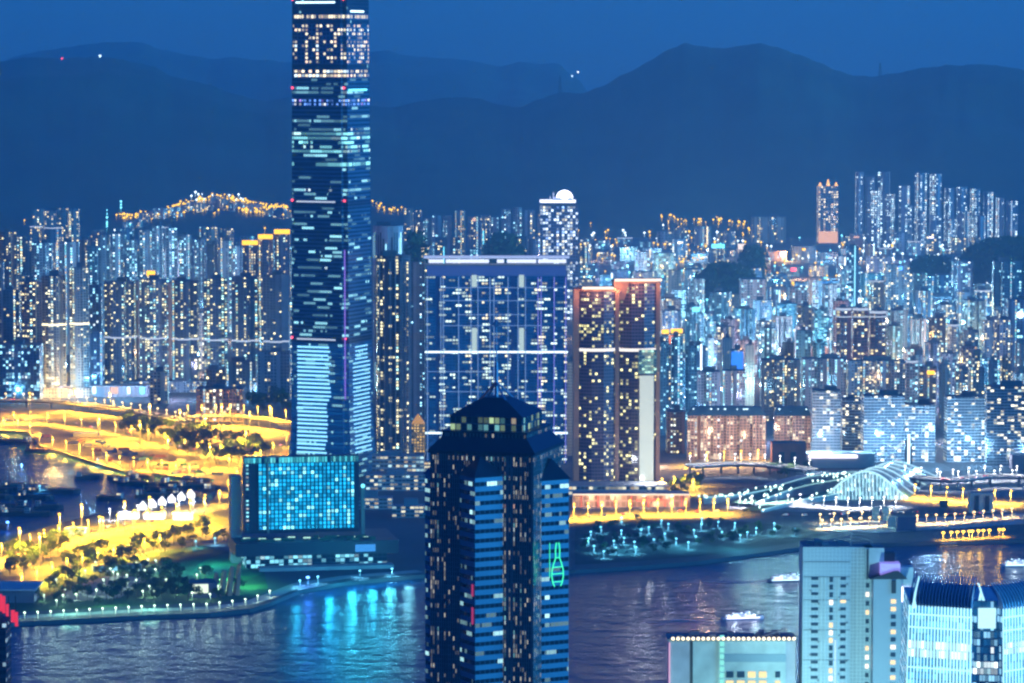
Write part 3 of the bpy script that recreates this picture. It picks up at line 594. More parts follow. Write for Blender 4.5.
# ------------------------------------------------------------------ white hotel tower, near
def hotel():
    D = 1750; dep = D * cP + 250 * sP; mpp = dep / F
    px = lambda x: (x - 858) * mpp
    zz = lambda y: zof(y, D) - 3
    r = thing('hotel_tower', 'tall white hotel tower of joined slabs with window columns, rising from frame bottom', 'hotel', ((858 - 512) * mpp, D, 3), 0)
    W1 = plain('white_hotel_wall', (0.58, 0.64, 0.63), 0.55, noise=0.22, nscale=0.12)
    def wallgrid():
        if 'hotel_panel' in MATS: return MATS['hotel_panel']
        return facade('hotel_panel', (0.62, 0.68, 0.68), (0.45, 0.52, 0.54), 0.0, WARM, 0.0, mu=(0.06, 0.94), mv=(0.06, 0.94), grough=0.5, wrough=0.6)
    Wp = wallgrid()
    blocks = [('main_slab', 803, 851, 547, 0, 22), ('link_slab', 851, 874, 549, 6, 16), ('upper_slab', 866, 885, 549, 3.5, 12), ('low_slab', 873, 901, 578, -4, 20), ('end_slab', 901, 916, 584, 4, 14)]
    pw = {}
    for n, xa, xb, yt, dy, dd in blocks:
        w = px(xb) - px(xa)
        if n == 'upper_slab': o = MB().prism(rect(w, dd, px((xa + xb) / 2), dy + dd / 2), zz(580), zz(yt), 3, 3.2).build(n, [W1, greyroof], r)
        else: o = MB().prism(rect(w, dd, px((xa + xb) / 2), dy + dd / 2), 0, zz(yt), 1.9, 1.9).build(n, [Wp, greyroof], r)
        pw[n] = (o, dy)
    dk = plain('hotel_window_dark', (0.05, 0.08, 0.11), 0.15); lits = [glow('hotel_window_warm', (1.0, 0.72, 0.38), 0.9), glow('hotel_window_white', (1.0, 0.88, 0.7), 1.1)]
    rr = random.Random(11)
    def win(n, x, y, wpx, hpx, lit):
        o, dy = pw[n]; m = lits[rr.randrange(2)] if rr.random() < lit else dk
        f = MB().box(px(x), dy - 0.1, zz(y + hpx), wpx * mpp, 0.3, hpx * mpp).build('window', m, r)
    for k in range(17):
        y = 577 + k * 7.6
        win('main_slab', 815, y, 7.0, 3.0, 0.10); win('main_slab', 831.5, y, 3.6, 5.0, 0.55 if k > 4 else 0.2); win('main_slab', 843.5, y, 5.5, 3.0, 0.16)
    for k in range(14): win('low_slab', 893, 598 + k * 7.6, 5, 4.2, 0.35)
    for k in range(12): win('link_slab', 869, 585 + k * 9, 3.4, 4.4, 0.3)
    MB().box(px(836), -0.3, 0, 0.8, 0.5, zz(640)).build('blue_light_tube', glow('tube_light', (0.3, 0.5, 1.0), 1.2), r)
    for xa in (822, 825.5, 838.5): MB().box(px(xa), -0.15, 0, 0.5, 0.4, zz(577)).build('pilaster', W1, r)
    MB().box(px(868.2), 2.6, zz(580), 1.0, 1.2, zz(550) - zz(580)).build('dark_slot', steel, r)
    MB().box(px(893), -4.4, zz(592), 2.3, 0.5, zz(579) - zz(592)).build('dark_slot', steel, r)
    rm = plain('purple_lit_wall', (0.5, 0.45, 0.6), 0.6, emit=(0.40, 0.30, 0.95), es=0.42)  # purple light on the plant room put into the wall's emission
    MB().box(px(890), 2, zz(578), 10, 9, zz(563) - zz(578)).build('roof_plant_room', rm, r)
    MB().box(px(905), 6, zz(584), 9, 8, zz(568) - zz(584)).build('roof_plant_room', W1, r)
    MB().box(px(889), 8, zz(566), 7, 6, zz(554) - zz(566)).build('roof_cooling_tower', steel, r)
    MB().prism(rect(19, 9, px(888), 0.2), zz(578), zz(570), plan2=rect(2, 9, px(896), 0.2), top=0).build('sloped_roof_fin', steel, r)
    for k in range(5): MB().box(px(903.5 + k * 2.2), 3.6, zz(603), 0.5, 0.5, zz(588) - zz(603)).build('lilac_window', W_['lilac'], r)
    m_ = MB()
    for k in range(14):
        t = k / 13; x0, x1 = px(829 + 45 * t), px(829 + 45 * min(1, t + 1 / 13)); z = zz(543 - 5 * math.sin(t * math.pi))
        m_.bar((x0, 6, z), (x1, 6, zz(543 - 5 * math.sin(min(1, t + 1 / 13) * math.pi))), 0.18, n=4)
    m_.bar((px(852), 6, zz(548)), (px(852), 6, zz(534)), 0.16, n=4); m_.bar((px(829), 6, zz(548)), (px(829), 6, zz(543)), 0.16, n=4); m_.bar((px(874), 6, zz(549)), (px(874), 6, zz(543)), 0.16, n=4)
    m_.build('window_cleaning_rail', greyroof, r)
    q = random.Random(4)
    for k in range(9): MB().box(px(q.uniform(808, 846)), q.uniform(4, 18), zz(547), q.uniform(1.2, 3.5), q.uniform(1.2, 3), q.uniform(0.8, 2.4)).build('roof_unit', greyroof, r)
    for k in range(6): MB().box(px(q.uniform(876, 899)), q.uniform(9, 13), zz(578), q.uniform(1, 2.4), q.uniform(1, 2), q.uniform(1, 3.5)).build('roof_unit', greyroof, r)
    for k in range(16): MB().box(px(815 if k % 2 else 843.5) + (-2.0 if k % 3 else 2.0), -0.25, zz(585 + k * 6.4), 0.9, 0.5, 0.7).build('air_conditioner', greyroof, r)
    for y in (562, 577, 600, 630, 660): MB().box(px(827), -0.08, zz(y), px(850.5) - px(803.5), 0.16, 0.22).build('floor_joint', steel, r)
    rail = MB()
    for k in range(13): rail.bar((px(804 + k * 3.8), .6, zz(547)), (px(804 + k * 3.8), .6, zz(547) + 1.3), .06, n=3)
    rail.bar((px(804), .6, zz(547) + 1.3), (px(850), .6, zz(547) + 1.3), .07, n=3); rail.build('roof_railing', steel, r)
hotel()
def added_floodlight(name_parent, x, y, z, tx, ty, tz, col, watts, ang):
    l = bpy.data.lights.new('added_floodlight', 'SPOT'); l.energy = watts; l.color = col; l.spot_size = R(ang); l.spot_blend = 0.7; l.shadow_soft_size = 1.5
    o = bpy.data.objects.new('added_floodlight', l); C.objects.link(o); o.location = (x, y, z)
    o.rotation_euler = (Vector((x, y, z)) - Vector((tx, ty, tz))).to_track_quat('Z', 'Y').to_euler()
    return o

def low_hotel():
    D = 1750; dep = D * cP + 290 * sP; mpp = dep / F; px = lambda x: (x - 732) * mpp; zz = lambda y: zof(y, D) - 3
    r = thing('flat_roofed_hotel', 'flat-roofed pale building edged with warm roof bulbs, at frame bottom below the ferry', 'hotel', ((732 - 512) * mpp, D, 3), 0)
    W2 = plain('pale_teal_wall', (0.55, 0.62, 0.58), 0.6, noise=0.22, nscale=0.12); W3 = plain('grey_lilac_wall', (0.50, 0.48, 0.52), 0.6, noise=0.22, nscale=0.12)
    for n, xa, xb, yt, dy, m_ in (('side_wall', 669, 690, 641, 1.0, W3), ('mid_wall', 693, 718, 641, 0.5, W2), ('window_wall', 718, 786, 641, 0, W2), ('end_wall', 786, 796, 640, 2, W3)):
        MB().prism(rect(px(xb) - px(xa), 17, (px(xa) + px(xb)) / 2, dy + 8.5), 0, zz(yt)).build(n, [m_, greyroof], r)
    MB().box(px(691.5), 3.5, 0, 1.6, 3, zz(642)).build('dark_slot', steel, r)
    MB().box(px(669.6), 0.7, 0, 0.7, 0.6, zz(643)).build('pink_edge_light', glow('pink_light', (1.0, 0.5, 0.75), 0.55), r)
    for k in range(9): MB().box(px(722), -0.2, zz(690) + k * 3.2, 4.4 * mpp, 0.4, 2.4).build('green_lit_window', glow('aqua_light', (0.25, 0.85, 0.75), 0.7), r)
    rr = random.Random(2); dk = MATS['hotel_window_dark']
    MB().box(px(755), -0.1, zz(662), 62 * mpp, 0.3, 8 * mpp).build('louvre_band', plain('louvre', (0.30, 0.40, 0.44), 0.6), r)
    for j in range(4):
        for i, xx in enumerate((730, 741, 752, 763, 778)):
            if i == 4 and j > 3: continue
            MB().box(px(xx), -0.15, zz(671 + j * 9 + 6.5), (7.5 if i != 4 else 5) * mpp, 0.4, 6 * mpp).build('window', glow('hotel_amber', (1.0, 0.72, 0.30), 0.85) if rr.random() < 0.75 else dk, r)
    MB().box(px(732), 9.5, zz(641), px(797) - px(668), 20, 1.0).build('roof_slab', greyroof, r)
    for k in range(25):
        MB().ball((px(673 + k * 121 / 24), -0.7, zz(638.4)), 0.85, 6, 4).build('roof_bulb', glow('bulb_light', (1.0, 0.80, 0.45), 2.2), r)
    for k in range(10): MB().box(px(rr.uniform(676, 790)), rr.uniform(4, 15), zz(641) + 1, rr.uniform(1.5, 5), rr.uniform(1.5, 4), rr.uniform(0.8, 2.2)).build('roof_unit', greyroof, r)
    m_ = MB(); A, B = (px(757), 4, zz(640)), (px(786), 4, zz(630))
    m_.bar(A, B, 0.6); m_.bar((px(772), 4, zz(640)), (px(772), 4, zz(635)), 0.5); m_.bar(B, (px(786), 4, zz(634)), 0.3); m_.build('maintenance_crane', greyroof, r)
low_hotel()

# ------------------------------------------------------------------ finned glass tower, near, lit from within
def finned():
    D = 1600; dep = D * cP + 260 * sP; mpp = dep / F; px = lambda x: (x - 975) * mpp; zz = lambda y: zof(y, D) - 3
    r = thing('glass_tower', 'bright cyan glass tower with fine vertical fins and crown of curved blades, frame corner', 'office tower', ((975 - 512) * mpp, D, 3), 0)
    Mg = facade('cyan_lit_glass', (0.12, 0.3, 0.4), (0.03, 0.12, 0.2), 0.35, [((0.20, 0.75, 1.0), 70), ((0.6, 0.95, 1.0), 30)], 0.9, mu=(0.03, 0.97), mv=(0.08, 0.92), colb=0.1, rowb=0.85, base_e=0.42, base_c=(0.03, 0.42, 0.95))
    Mw = facade('white_lit_floor', (0.3, 0.4, 0.45), (0.1, 0.2, 0.25), 1.0, [((0.8, 0.98, 1.0), 60), ((0.55, 0.92, 1.0), 40)], 1.7, mu=(0.04, 0.96), mv=(0.06, 0.94), colb=0.0, rowb=0)
    Md = facade('blue_corner_glass', (0.05, 0.16, 0.28), (0.02, 0.08, 0.15), 0.3, [((0.3, 0.7, 1.0), 60), ((0.85, 0.97, 1.0), 40)], 0.9, mu=(0.06, 0.94), mv=(0.1, 0.9), colb=0.5, rowb=0.7, base_e=0.14, base_c=(0.03, 0.3, 0.8))
    fin = plain('glowing_fin', (0.62, 0.74, 0.78), 0.4, emit=(0.45, 0.92, 1.0), es=0.9); blade = plain('blue_blade', (0.42, 0.55, 0.66), 0.35, 0.1)  # light on the fins put into their emission, they are no lamps
    A = (px(908), 4); B = (px(969), -8); Cc = (px(973), -3); Dd = (px(997), -5); E = (px(1001), -9); Fp = (px(1046), 6); Gq = (px(1040), 60); H = (px(915), 60)
    shrink = lambda P, k: [(p[0] * k, (p[1] - 20) * k + 20) for p in P]
    P0 = [A, B, Cc, Dd, E, Fp, Gq, H]; ztop = zz(606); zc = ztop
    levels = [(0, 1.06), (zz(655), 1.0), (zz(636), 0.985), (ztop, 0.955)]
    faces = {'west_face': (0, 1), 'corner_bay': (2, 3), 'east_face': (4, 5)}
    MB().prism(shrink(P0, 1.05), 0, zz(680), 1.5, 3.5, None, shrink(P0, 1.0)).prism(shrink(P0, 1.0), zz(680), ztop, 1.5, 3.5, 1, shrink(P0, 0.955)).build('core', [Md, blade], r)
    def kk(z): return 1.05 - 0.05 * z / zz(680) if z < zz(680) else 1.0 - 0.045 * (z - zz(680)) / (ztop - zz(680))
    for n, (i, j) in faces.items():
        z0s = [(max(0, zz(760)), zz(658), Mg if n != 'corner_bay' else Md), (zz(658), zz(641), Mw), (zz(641), ztop - 0.5, Mg if n != 'corner_bay' else Md)]
        if n == 'east_face': z0s = [(zz(760), zz(652), Mg), (zz(652), zz(640), Mw), (zz(640), ztop - 0.5, Mg)]
        if n == 'corner_bay': z0s = [(zz(760), zz(673), Md), (zz(673), zz(660), Mw), (zz(660), ztop + 3, Md)]
        for za, zb, m_ in z0s:
            pa, pb = shrink(P0, kk(za)), shrink(P0, kk(zb)); nx = Vector((pa[j][1] - pa[i][1], -(pa[j][0] - pa[i][0]))).normalized() * 0.35
            a0, a1, b1, b0 = pa[i], pa[j], pb[j], pb[i]; nu = max(1, round(math.dist(a0, a1) / 1.5)); nv = max(1, round((zb - za) / 3.5))
            MB().face([(a0[0] + nx.x, a0[1] + nx.y, za), (a1[0] + nx.x, a1[1] + nx.y, za), (b1[0] + nx.x, b1[1] + nx.y, zb), (b0[0] + nx.x, b0[1] + nx.y, zb)], [(0, 0), (nu, 0), (nu, nv), (0, nv)]).build('lit_floor' if m_ is Mw else 'glazing', m_, r)
        if n != 'corner_bay':
            nf = 19 if n == 'west_face' else 13
            for k in range(nf + 1):
                t = k / nf; za, zb = zz(750), ztop
                q = []
                for z in (za, zb):
                    P = shrink(P0, kk(z)); p = Vector(P[i]).lerp(Vector(P[j]), t); nx = Vector((P[j][1] - P[i][1], -(P[j][0] - P[i][0]))).normalized(); q.append((p.x + nx.x * 0.7, p.y + nx.y * 0.7, z))
                MB().bar(q[0], q[1], 0.42, n=4).build('fin', fin, r)
            P = shrink(P0, kk(ztop)); nx = Vector((P[j][1] - P[i][1], -(P[j][0] - P[i][0]))).normalized()
            for k in range(nf + 1):   # crown blades, curving inwards to a point
                t = k / nf; p = Vector(P[i]).lerp(Vector(P[j]), t); mbl = MB(); prof = []
                hh = zz(577 if n == 'west_face' else 582) - ztop
                for s in range(6):
                    u = s / 5; prof.append((p + nx * 1.5 - nx * (0.2 + 9.0 * u ** 1.7), ztop + hh * u * (1.12 - 0.12 * u), 3.4 * (1 - u) + 0.3))
                for (pa, za, wa), (pb, zb, wb) in zip(prof, prof[1:]):
                    tx = Vector((-nx.y, nx.x)) * 0.22
                    for sg in (1, -1):
                        qq = [(pa + tx * sg, za), (pa + tx * sg - nx * wa, za), (pb + tx * sg - nx * wb, zb), (pb + tx * sg, zb)]
                        mbl.face([(v.x, v.y, z) for v, z in (qq if sg > 0 else qq[::-1])])
                    mbl.face([(v.x, v.y, z) for v, z in ((pa - tx, za), (pa + tx, za), (pb + tx, zb), (pb - tx, zb))])
                mbl.build('crown_blade', blade, r)
            sl = MB(); q0, q1 = Vector(P[i]), Vector(P[j])
            for s in range(5):
                f0, f1 = s / 5, (s + 1) / 5; g = lambda f: 1.2 + 8.4 * f ** 1.7; hz_ = lambda f: ztop + (zz(586) - ztop) * f * (1.12 - 0.12 * f)
                sl.face([(*(q0 - nx * g(f0)), hz_(f0)), (*(q1 - nx * g(f0)), hz_(f0)), (*(q1 - nx * g(f1)), hz_(f1)), (*(q0 - nx * g(f1)), hz_(f1))])
            sl.build('crown_screen', plain('crown_blue', (0.05, 0.14, 0.30), 0.35, 0.2), r)
    for y in (668, 628, 615): 
        z = zz(y); P = shrink(P0, kk(z))
        for i, j in ((0, 1), (4, 5)):
            nx = Vector((P[j][1] - P[i][1], -(P[j][0] - P[i][0]))).normalized() * 0.6
            MB().bar((P[i][0] + nx.x, P[i][1] + nx.y, z), (P[j][0] + nx.x, P[j][1] + nx.y, z), 0.3, n=4).build('floor_rail', fin, r)
    MB().box(px(985), -6.5, zz(626), 8, 1.2, zz(606) - zz(626)).build('corner_lamp_box', glow('corner_cool_light', (0.5, 0.9, 1.0), 0.9), r)
    MB().bar((px(989), -4, zz(622)), (px(979), 3, zz(584)), 1.1, 0.3).bar((px(978), -2, zz(606)), (px(982), 4, zz(590)), 0.8, 0.2).build('corner_horn', fin, r)
    MB().prism([(px(898), 8), (px(906), 3), (px(906), 12)], 0, zz(596), plan2=[(px(916), 8), (px(918), 5), (px(918), 12)], top=0).build('side_glass_wedge', Md, r)
    MB().bar((px(914), 2, zz(608)), (px(921), 9, zz(579)), 1.0, 0.25).build('corner_horn', fin, r)
finned()

def corner_sign_block():
    D = 1500; dep = D * cP + 260 * sP; mpp = dep / F; px = lambda x: (x + 10) * mpp; zz = lambda y: zof(y, D) - 3
    r = thing('dark_office_block', 'dark block with red neon letters on its roof, cut by the frame at the waterfront', 'office block', ((-10 - 512) * mpp, D, 3), 0)
    Md = facade('dark_corner_block', (0.05, 0.06, 0.09), (0.02, 0.03, 0.05), 0.12, [((0.5, 0.8, 1.0), 70), ((1.0, 0.7, 0.4), 30)], 0.6, mu=(0.05, 0.95), mv=(0.3, 0.8), rowb=0.8)
    MB().prism(rect(32 * mpp, 16, 0, 8), 0, zz(622), 1.6, 3.4).build('wall', [Md, darkroof], r)
    MB().prism(rect(18 * mpp, 10, -3 * mpp, 8), zz(622), zz(606), 1.6, 3.4).build('roof_block', [Md, darkroof], r)
    rn = glow('red_neon', (1.0, 0.04, 0.08), 0.55)
    for xa, ya, yb, w in ((1, 594, 611, 1.6), (4.5, 596, 613, 1.3), (8, 604, 616, 1.2), (13.5, 610, 622, 1.6), (17, 612, 626, 1.3)):
        MB().box(px(xa), -0.5, zz(yb), w, 0.6, zz(ya) - zz(yb)).build('neon_letter', rn, r)
    for xa in (2, 9, 16): MB().bar((px(xa), 0.4, zz(622)), (px(xa), 0.4, zz(596)), 0.25, n=4).build('sign_post', steel, r)
corner_sign_block()

added_floodlight(None, 165, 1610, 60, 172, 1750, 150, (0.40, 0.90, 1.0), 140000, 50)  # unseen floodlights added in front, to brighten the two hotel facades
added_floodlight(None, 106, 1640, 40, 110, 1750, 112, (0.5, 0.95, 0.85), 85000, 55)
# ------------------------------------------------------------------ the city of Kowloon: rows of towers, each one a thing
OVER = []     # footprints already taken: x0, x1, D
# estate of dark towers crossed by a thin white light line
g = 'dark estate towers crossed by a white light line'
dk_est = facade('estate_dark_wall', (0.13, 0.145, 0.17), lit=0.30, pal=[((1.0, 0.88, 0.45), 36), ((0.55, 0.98, 0.85), 32), ((0.3, 0.8, 1.0), 26), ((1.0, 0.66, 0.25), 6)], es=2.2, colb=0.9, vary=1.0, stair=0.05)
for i, (a, b, y) in enumerate(((103, 136, 282), (138, 167, 280), (171, 198, 281), (202, 228, 279), (231, 259, 277), (262, 289, 275))):
    t = tower('estate_tower', f'dark estate tower crossed by white light line, {ORD[i+1]} from left in its row', 'apartment tower', g, a, b, y, 4400, dk_est, 'cross', rz=R((-6, 4, -3, 5, -4, 3)[i]), cw=3.6, ch=3.4, k=1.0, band=(338 + i * 0.8, W_['dim'], 2.2), podium=(14, 1.25, 'grey'))
tower('estate_tower', 'narrow pinkish tower end between the first two dark estate towers', 'apartment tower', None, 134, 139, 281, 4440, 'pink', k=3)
tower('estate_tower', 'narrow pale tower end between second and third dark estate towers', 'apartment tower', None, 166.5, 172, 283, 4440, 'pink', k=3)
g = 'twin pale towers with a warm light line'
for i, (a, b, y) in enumerate(((41, 66, 276), (69, 89, 268))):
    tower('estate_tower', f'{("left", "right")[i]} of twin pale grey-green towers crossed by warm light line, beside the dark estate', 'apartment tower', g, a, b, y, 4330, facade('twin_wall', (0.32, 0.36, 0.34), lit=0.34, pal=[((1.0, 0.92, 0.55), 50), ((0.7, 1.0, 0.9), 40), ((0.5, 0.85, 1.0), 10)], es=2.2, colb=0.9, vary=1.0, stair=0.06), 'cross', rz=R(4), cw=3.6, ch=3.4, band=(325 - i, glow('warm_line', (1.0, 0.85, 0.5), 1.6), 2.6), podium=(12, 1.3, 'cream'))
tower('estate_tower', 'brownish tower with scattered warm windows, just left of the twin pale towers', 'apartment tower', None, 22, 42, 282, 4380, 'brown', 'cross', cw=3.8, ch=3.5)
# pale tall estate behind them
g = 'pale estate towers behind the dark estate'
pale_est = facade('estate_pale_wall', (0.40, 0.40, 0.42), lit=0.30, pal=COOL, es=2.4, colb=1.0, rowb=0.1, vary=1.0, stair=0.09)
xs = [(98, 111, 235), (112, 124, 234), (126, 138, 240), (139, 151, 230), (152, 164, 226), (165, 178, 228), (179, 192, 235), (194, 206, 240), (207, 218, 244), (220, 232, 241), (233, 243, 246)]
for i, (a, b, y) in enumerate(xs):
    tower('estate_tower', f'pale estate tower with bright vertical window strips, {ORD[i+1]} from left behind the dark estate', 'apartment tower', g, a, b, y, 5350, pale_est if i not in (8,) else 'dark', 'cross', rz=R(rnd.uniform(-12, 12)), cw=3.6, ch=4.0, k=1.0)
g = 'brown towers with warm strips beside the skyscraper'
for i, (a, b, y, sg) in enumerate(((243, 258, 242, (241.5, 3)), (259, 273, 236, (234, 3.5)), (275, 290, 231, (229, 4)))):
    t = tower('estate_tower', f'brown-purple tower topped by amber roof sign, {("lowest", "middle", "highest")[i]} of three stepping up to the skyscraper', 'apartment tower', g, a, b, y + 3, 5000, facade('mauve_wall', (0.20, 0.15, 0.18), lit=0.30, pal=WARM, es=2.2, colb=1.0, vary=1.0, stair=0.07), 'cross', cw=3.6, ch=4.0, house=False)
    MB().box(0, -t['d'] * 0.42, t['h'], t['w'] * 1.05, 1.5, 6.5).build('roof_sign', glow('amber_sign', (1.0, 0.50, 0.0), 1.6), t)
t = tower('estate_block', 'mid-rise grey block with orange roof sign between pale and dark estates', 'apartment block', None, 143, 160, 276, 4700, 'grey', house=False)
MB().box(0, -t['d'] * 0.4, t['h'], t['w'] * 0.5, 1.5, 7).build('roof_sign', MATS['amber_sign'], t)
for a, b, y, D, m, lb in ((32, 52, 243, 4900, 'pale', 'slim pale tower with one bright white window strip, upper left of the twin towers'), (60, 79, 242, 4950, 'pale', 'pale rounded-top tower with bright cool windows, above the right twin tower'), (20, 33, 241, 5050, 'dark', 'plain dark tower just left of the slim pale tower'),
                          (0, 17, 232, 5000, 'brown', 'brown tower with orange windows at frame edge, far left skyline'), (-16, -1, 228, 5000, 'grey', 'grey tower half cut by the frame edge, far left skyline'), (80, 88, 240, 5100, 'brown', 'narrow brown tower right of the pale rounded-top tower'), (88, 98, 246, 5000, 'teal', 'teal-lit low tower left of the pale estate row'),
                          (17, 29, 276, 4600, 'cream', 'squat cream block with lit top left of the twin towers'), (4, 20, 290, 4450, 'dark', 'dark block with warm windows at lower left of the twin towers'), (-14, 4, 262, 4500, 'grey', 'grey tower at frame edge left of the brown warm-windowed tower'), (88, 102, 285, 4500, 'blue', 'blue-glass block between twin pale towers and dark estate'),
                          (0, 40, 345, 4300, 'blue', 'wide blue-lit low mall at far left below the brown towers'), (18, 42, 334, 4420, 'dark', 'dark low block with pinkish sign beside the brown tower, far left'), (88, 103, 332, 4350, 'blue', 'low blue-lit block at the foot between twin towers and dark estate')):
    t = tower('corner_block' if y > 270 else 'apartment_tower', lb, 'building', None, a, b, y, D, m, 'cross' if y < 270 and m != 'teal' else 'rect', cw=3.8, ch=3.8)
    if 'sign' in lb: MB().box(0, -t['d'] / 2 - 0.5, t['h'] - 8, 9, 0.6, 7).build('sign_panel', W_['red'], t)
for i, (a, b, y, tp) in enumerate(((33, 44, 209, 1), (45, 56, 211, 1), (57, 68, 208, 1), (69, 79, 209, 1))):
    tower('hill_tower', f'distant warm-lit tower on left skyline, {ORD[i+1]} of four in a level row', 'apartment tower', 'four level towers on the left skyline', a, b, y, 7400, 'cream', cw=5, ch=5, k=0.7)
# stepped podium blocks and tower behind the golden road
for a, b, y, D, m, lb in ((206, 226, 370, 4200, 'brown', 'brown box-like ventilation block with pale frame, above the golden gardens'), (196, 243, 389, 4050, 'brown', 'low brown block beside the golden road, nearest the tree mass'), (150, 168, 372, 4250, 'cream', 'cream low block with warm glow at dark estate foot'), (258, 290, 352, 4280, 'grey', 'grey mid-rise block with lit strips left of the skyscraper foot'), (226, 256, 362, 4300, 'dark', 'dark mid-rise block behind brown ventilation block')):
    tower('podium_block', lb, 'building', None, a, b, y, D, m, k=0.6, ch=4, cw=4)

# hillside estate, far right
g = 'pale hillside estate towers on the right'
hs = facade('hill_estate_wall', (0.40, 0.40, 0.42), lit=0.36, pal=[((0.7, 0.92, 1.0), 50), ((0.5, 0.85, 1.0), 30), ((1.0, 0.85, 0.6), 20)], es=2.2, colb=1.0, rowb=0.1, vary=1.0, stair=0.1)
back = [(855, 864, 172), (865, 875, 176), (877, 891, 172), (914, 928, 173), (929, 943, 174), (944, 955, 188), (956, 968, 187), (970, 981, 189), (983, 994, 192), (995, 1005, 198), (1007, 1018, 201)]
front = [(870, 882, 191), (884, 896, 194), (898, 911, 186), (868, 881, 219), (884, 896, 222), (900, 913, 205), (916, 927, 212), (930, 942, 216), (946, 957, 219), (960, 971, 212), (975, 987, 216)]
for nm, rowl, D in (('back', back, 7950), ('front', front, 7700)):
    rowl.sort()
    for i, (a, b, y) in enumerate(rowl):
        tower('hillside_tower', f'pale lit tower of the right hillside estate, {ORD[i+1]} from left in its {nm} row', 'apartment tower', g, a, b, y, D, hs, 'cross', base=3, cw=5.0, ch=5.0, k=1.0, house=False, rz=R(rnd.uniform(-20, 20)))
t = tower('lone_tower', 'lone slim tower with orange-lit top and foot, on the right skyline', 'apartment tower', None, 818, 838, 186, 7900, facade('lone_tower_wall', (0.42, 0.34, 0.3), lit=0.5, pal=[((1.0, 0.8, 0.5), 50), ((1.0, 0.6, 0.3), 30), ((0.7, 0.9, 1.0), 20)], es=1.8, colb=0.6), 'rect', cw=6, ch=5.5, house=False)
for s in (-1, 0, 1): MB().prism(rect(8, 8, s * t['w'] * 0.4, -t['d'] * 0.3), t['h'], t['h'] + (15 if s == 0 else 8), plan2=rect(2, 2, s * t['w'] * 0.4, -t['d'] * 0.3)).build('roof_turret', glow('turret_orange', (1.0, 0.5, 0.12), 1.4), t)
MB().box(0, -t['d'] / 2 - 0.6, 0, t['w'] * 0.96, 0.8, 26).build('lit_foot', glow('foot_orange', (1.0, 0.5, 0.25), 0.8), t)
# the tower with the white dome
D = 5600; t = tower('dome_tower', 'glass tower carrying a glowing white dome, on the skyline above the wide slab', 'office tower', None, 540, 578, 206, D, facade('dome_tower_glass', (0.14, 0.2, 0.3), (0.03, 0.06, 0.1), 0.42, [((0.75, 0.9, 1.0), 50), ((1.0, 0.92, 0.6), 35), ((0.3, 0.5, 1.0), 15)], 1.7, mu=(0.1, 0.9), mv=(0.2, 0.9), colb=0.7, rowb=0.4), cw=4.5, ch=5, k=0.8, house=False)
MB().box(0, 0, t['h'], t['w'] * 0.86, t['d'] * 0.8, zof(203, D) - zof(206, D)).build('setback_floor', [darkroof], t)
MB().box(-2, 0, t['h'] + 5, t['w'] * 0.94, t['d'] * 0.84, 3.5).build('roof_light', glow('dome_rim', (0.75, 0.8, 1.0), 1.8), t)
MB().box(6, 0, t['h'] + 8, t['w'] * 0.5, t['d'] * 0.5, 5).build('dome_base', glow('dome_base_light', (0.4, 0.5, 1.0), 0.8), t)
MB().ball((9, 0, t['h'] + 11), 13.5, 20, 7, half=True, sz=1.0).build('dome', glow('dome_light', (0.85, 0.88, 1.0), 4.0), t, smooth=True)
MB().bar((-9, 0, t['h'] + 5), (-9, 0, t['h'] + 22), 1.2, 0.6).build('antenna', whitewall, t); MB().bar((-14, 0, t['h'] + 5), (-14, 0, t['h'] + 15), 1.2, 0.8).build('antenna', whitewall, t)
# named towers of the middle city
tri = 'three rust-brown towers joined by a white roof line'
for i, (a, b) in enumerate(((836, 851), (853, 868), (870, 886))):
    tower('apartment_tower', f'rust-brown tower with white-lit roof edge, {("left", "middle", "right")[i]} of three in the mid city', 'apartment tower', tri, a, b, 308 + (i == 2) * 3, 4420, 'rust', 'cross', cw=3.8, ch=3.8, crown=(W_['dim'], 3.5), band=(317, W_['dim'], 1.5))
t = tower('slim_tower', 'slim dark-blue tower with a vertical cyan light line, above the three rust towers', 'office tower', None, 846, 858, 247, 5450, 'blue', cw=4, ch=4)
MB().box(t['w'] * 0.2, -t['d'] / 2 - 0.6, 10, 1.6, 1, t['h'] - 8).build('light_line', glow('cyan_line', (0.3, 0.85, 1.0), 1.3), t)
t = tower('sign_tower', 'small tower with bright blue screen, mid city right of the peach tower', 'building', None, 731, 743, 350, 4150, 'blue'); MB().box(0, -t['d'] / 2 - 0.6, t['h'] - 26, t['w'] * 0.95, 0.8, 24).build('screen', glow('blue_screen', (0.03, 0.22, 1.0), 1.0), t)
tower('plain_tower', 'plain peach blank tower left of the blue screen', 'building', None, 722, 732, 338, 4180, facade('peach_wall', (0.62, 0.42, 0.33), lit=0.03, pal=WARM, es=1, mu=(.3, .5)))
tower('plain_tower', 'narrow peach tower right of the blue screen', 'building', None, 745, 754, 345, 4200, MATS['peach_wall'])
t = tower('orange_sign_block', 'grey block with glowing orange roof signs, right of the brown paired towers', 'building', None, 661, 685, 334, 4700, 'grey', house=False)
for s, z, w_ in ((-0.32, 0, 0.3), (0.15, 1, 0.5)): MB().box(s * t['w'], -t['d'] * 0.4, t['h'] + z, w_ * t['w'], 1.5, 6).build('roof_sign', MATS['amber_sign'], t)
MB().box(-0.02 * t['w'], -t['d'] / 2 - 0.5, t['h'] - 13, 0.3 * t['w'], 0.8, 11).build('red_sign', glow('orange_red_sign', (1.0, 0.22, 0.05), 1.1), t)
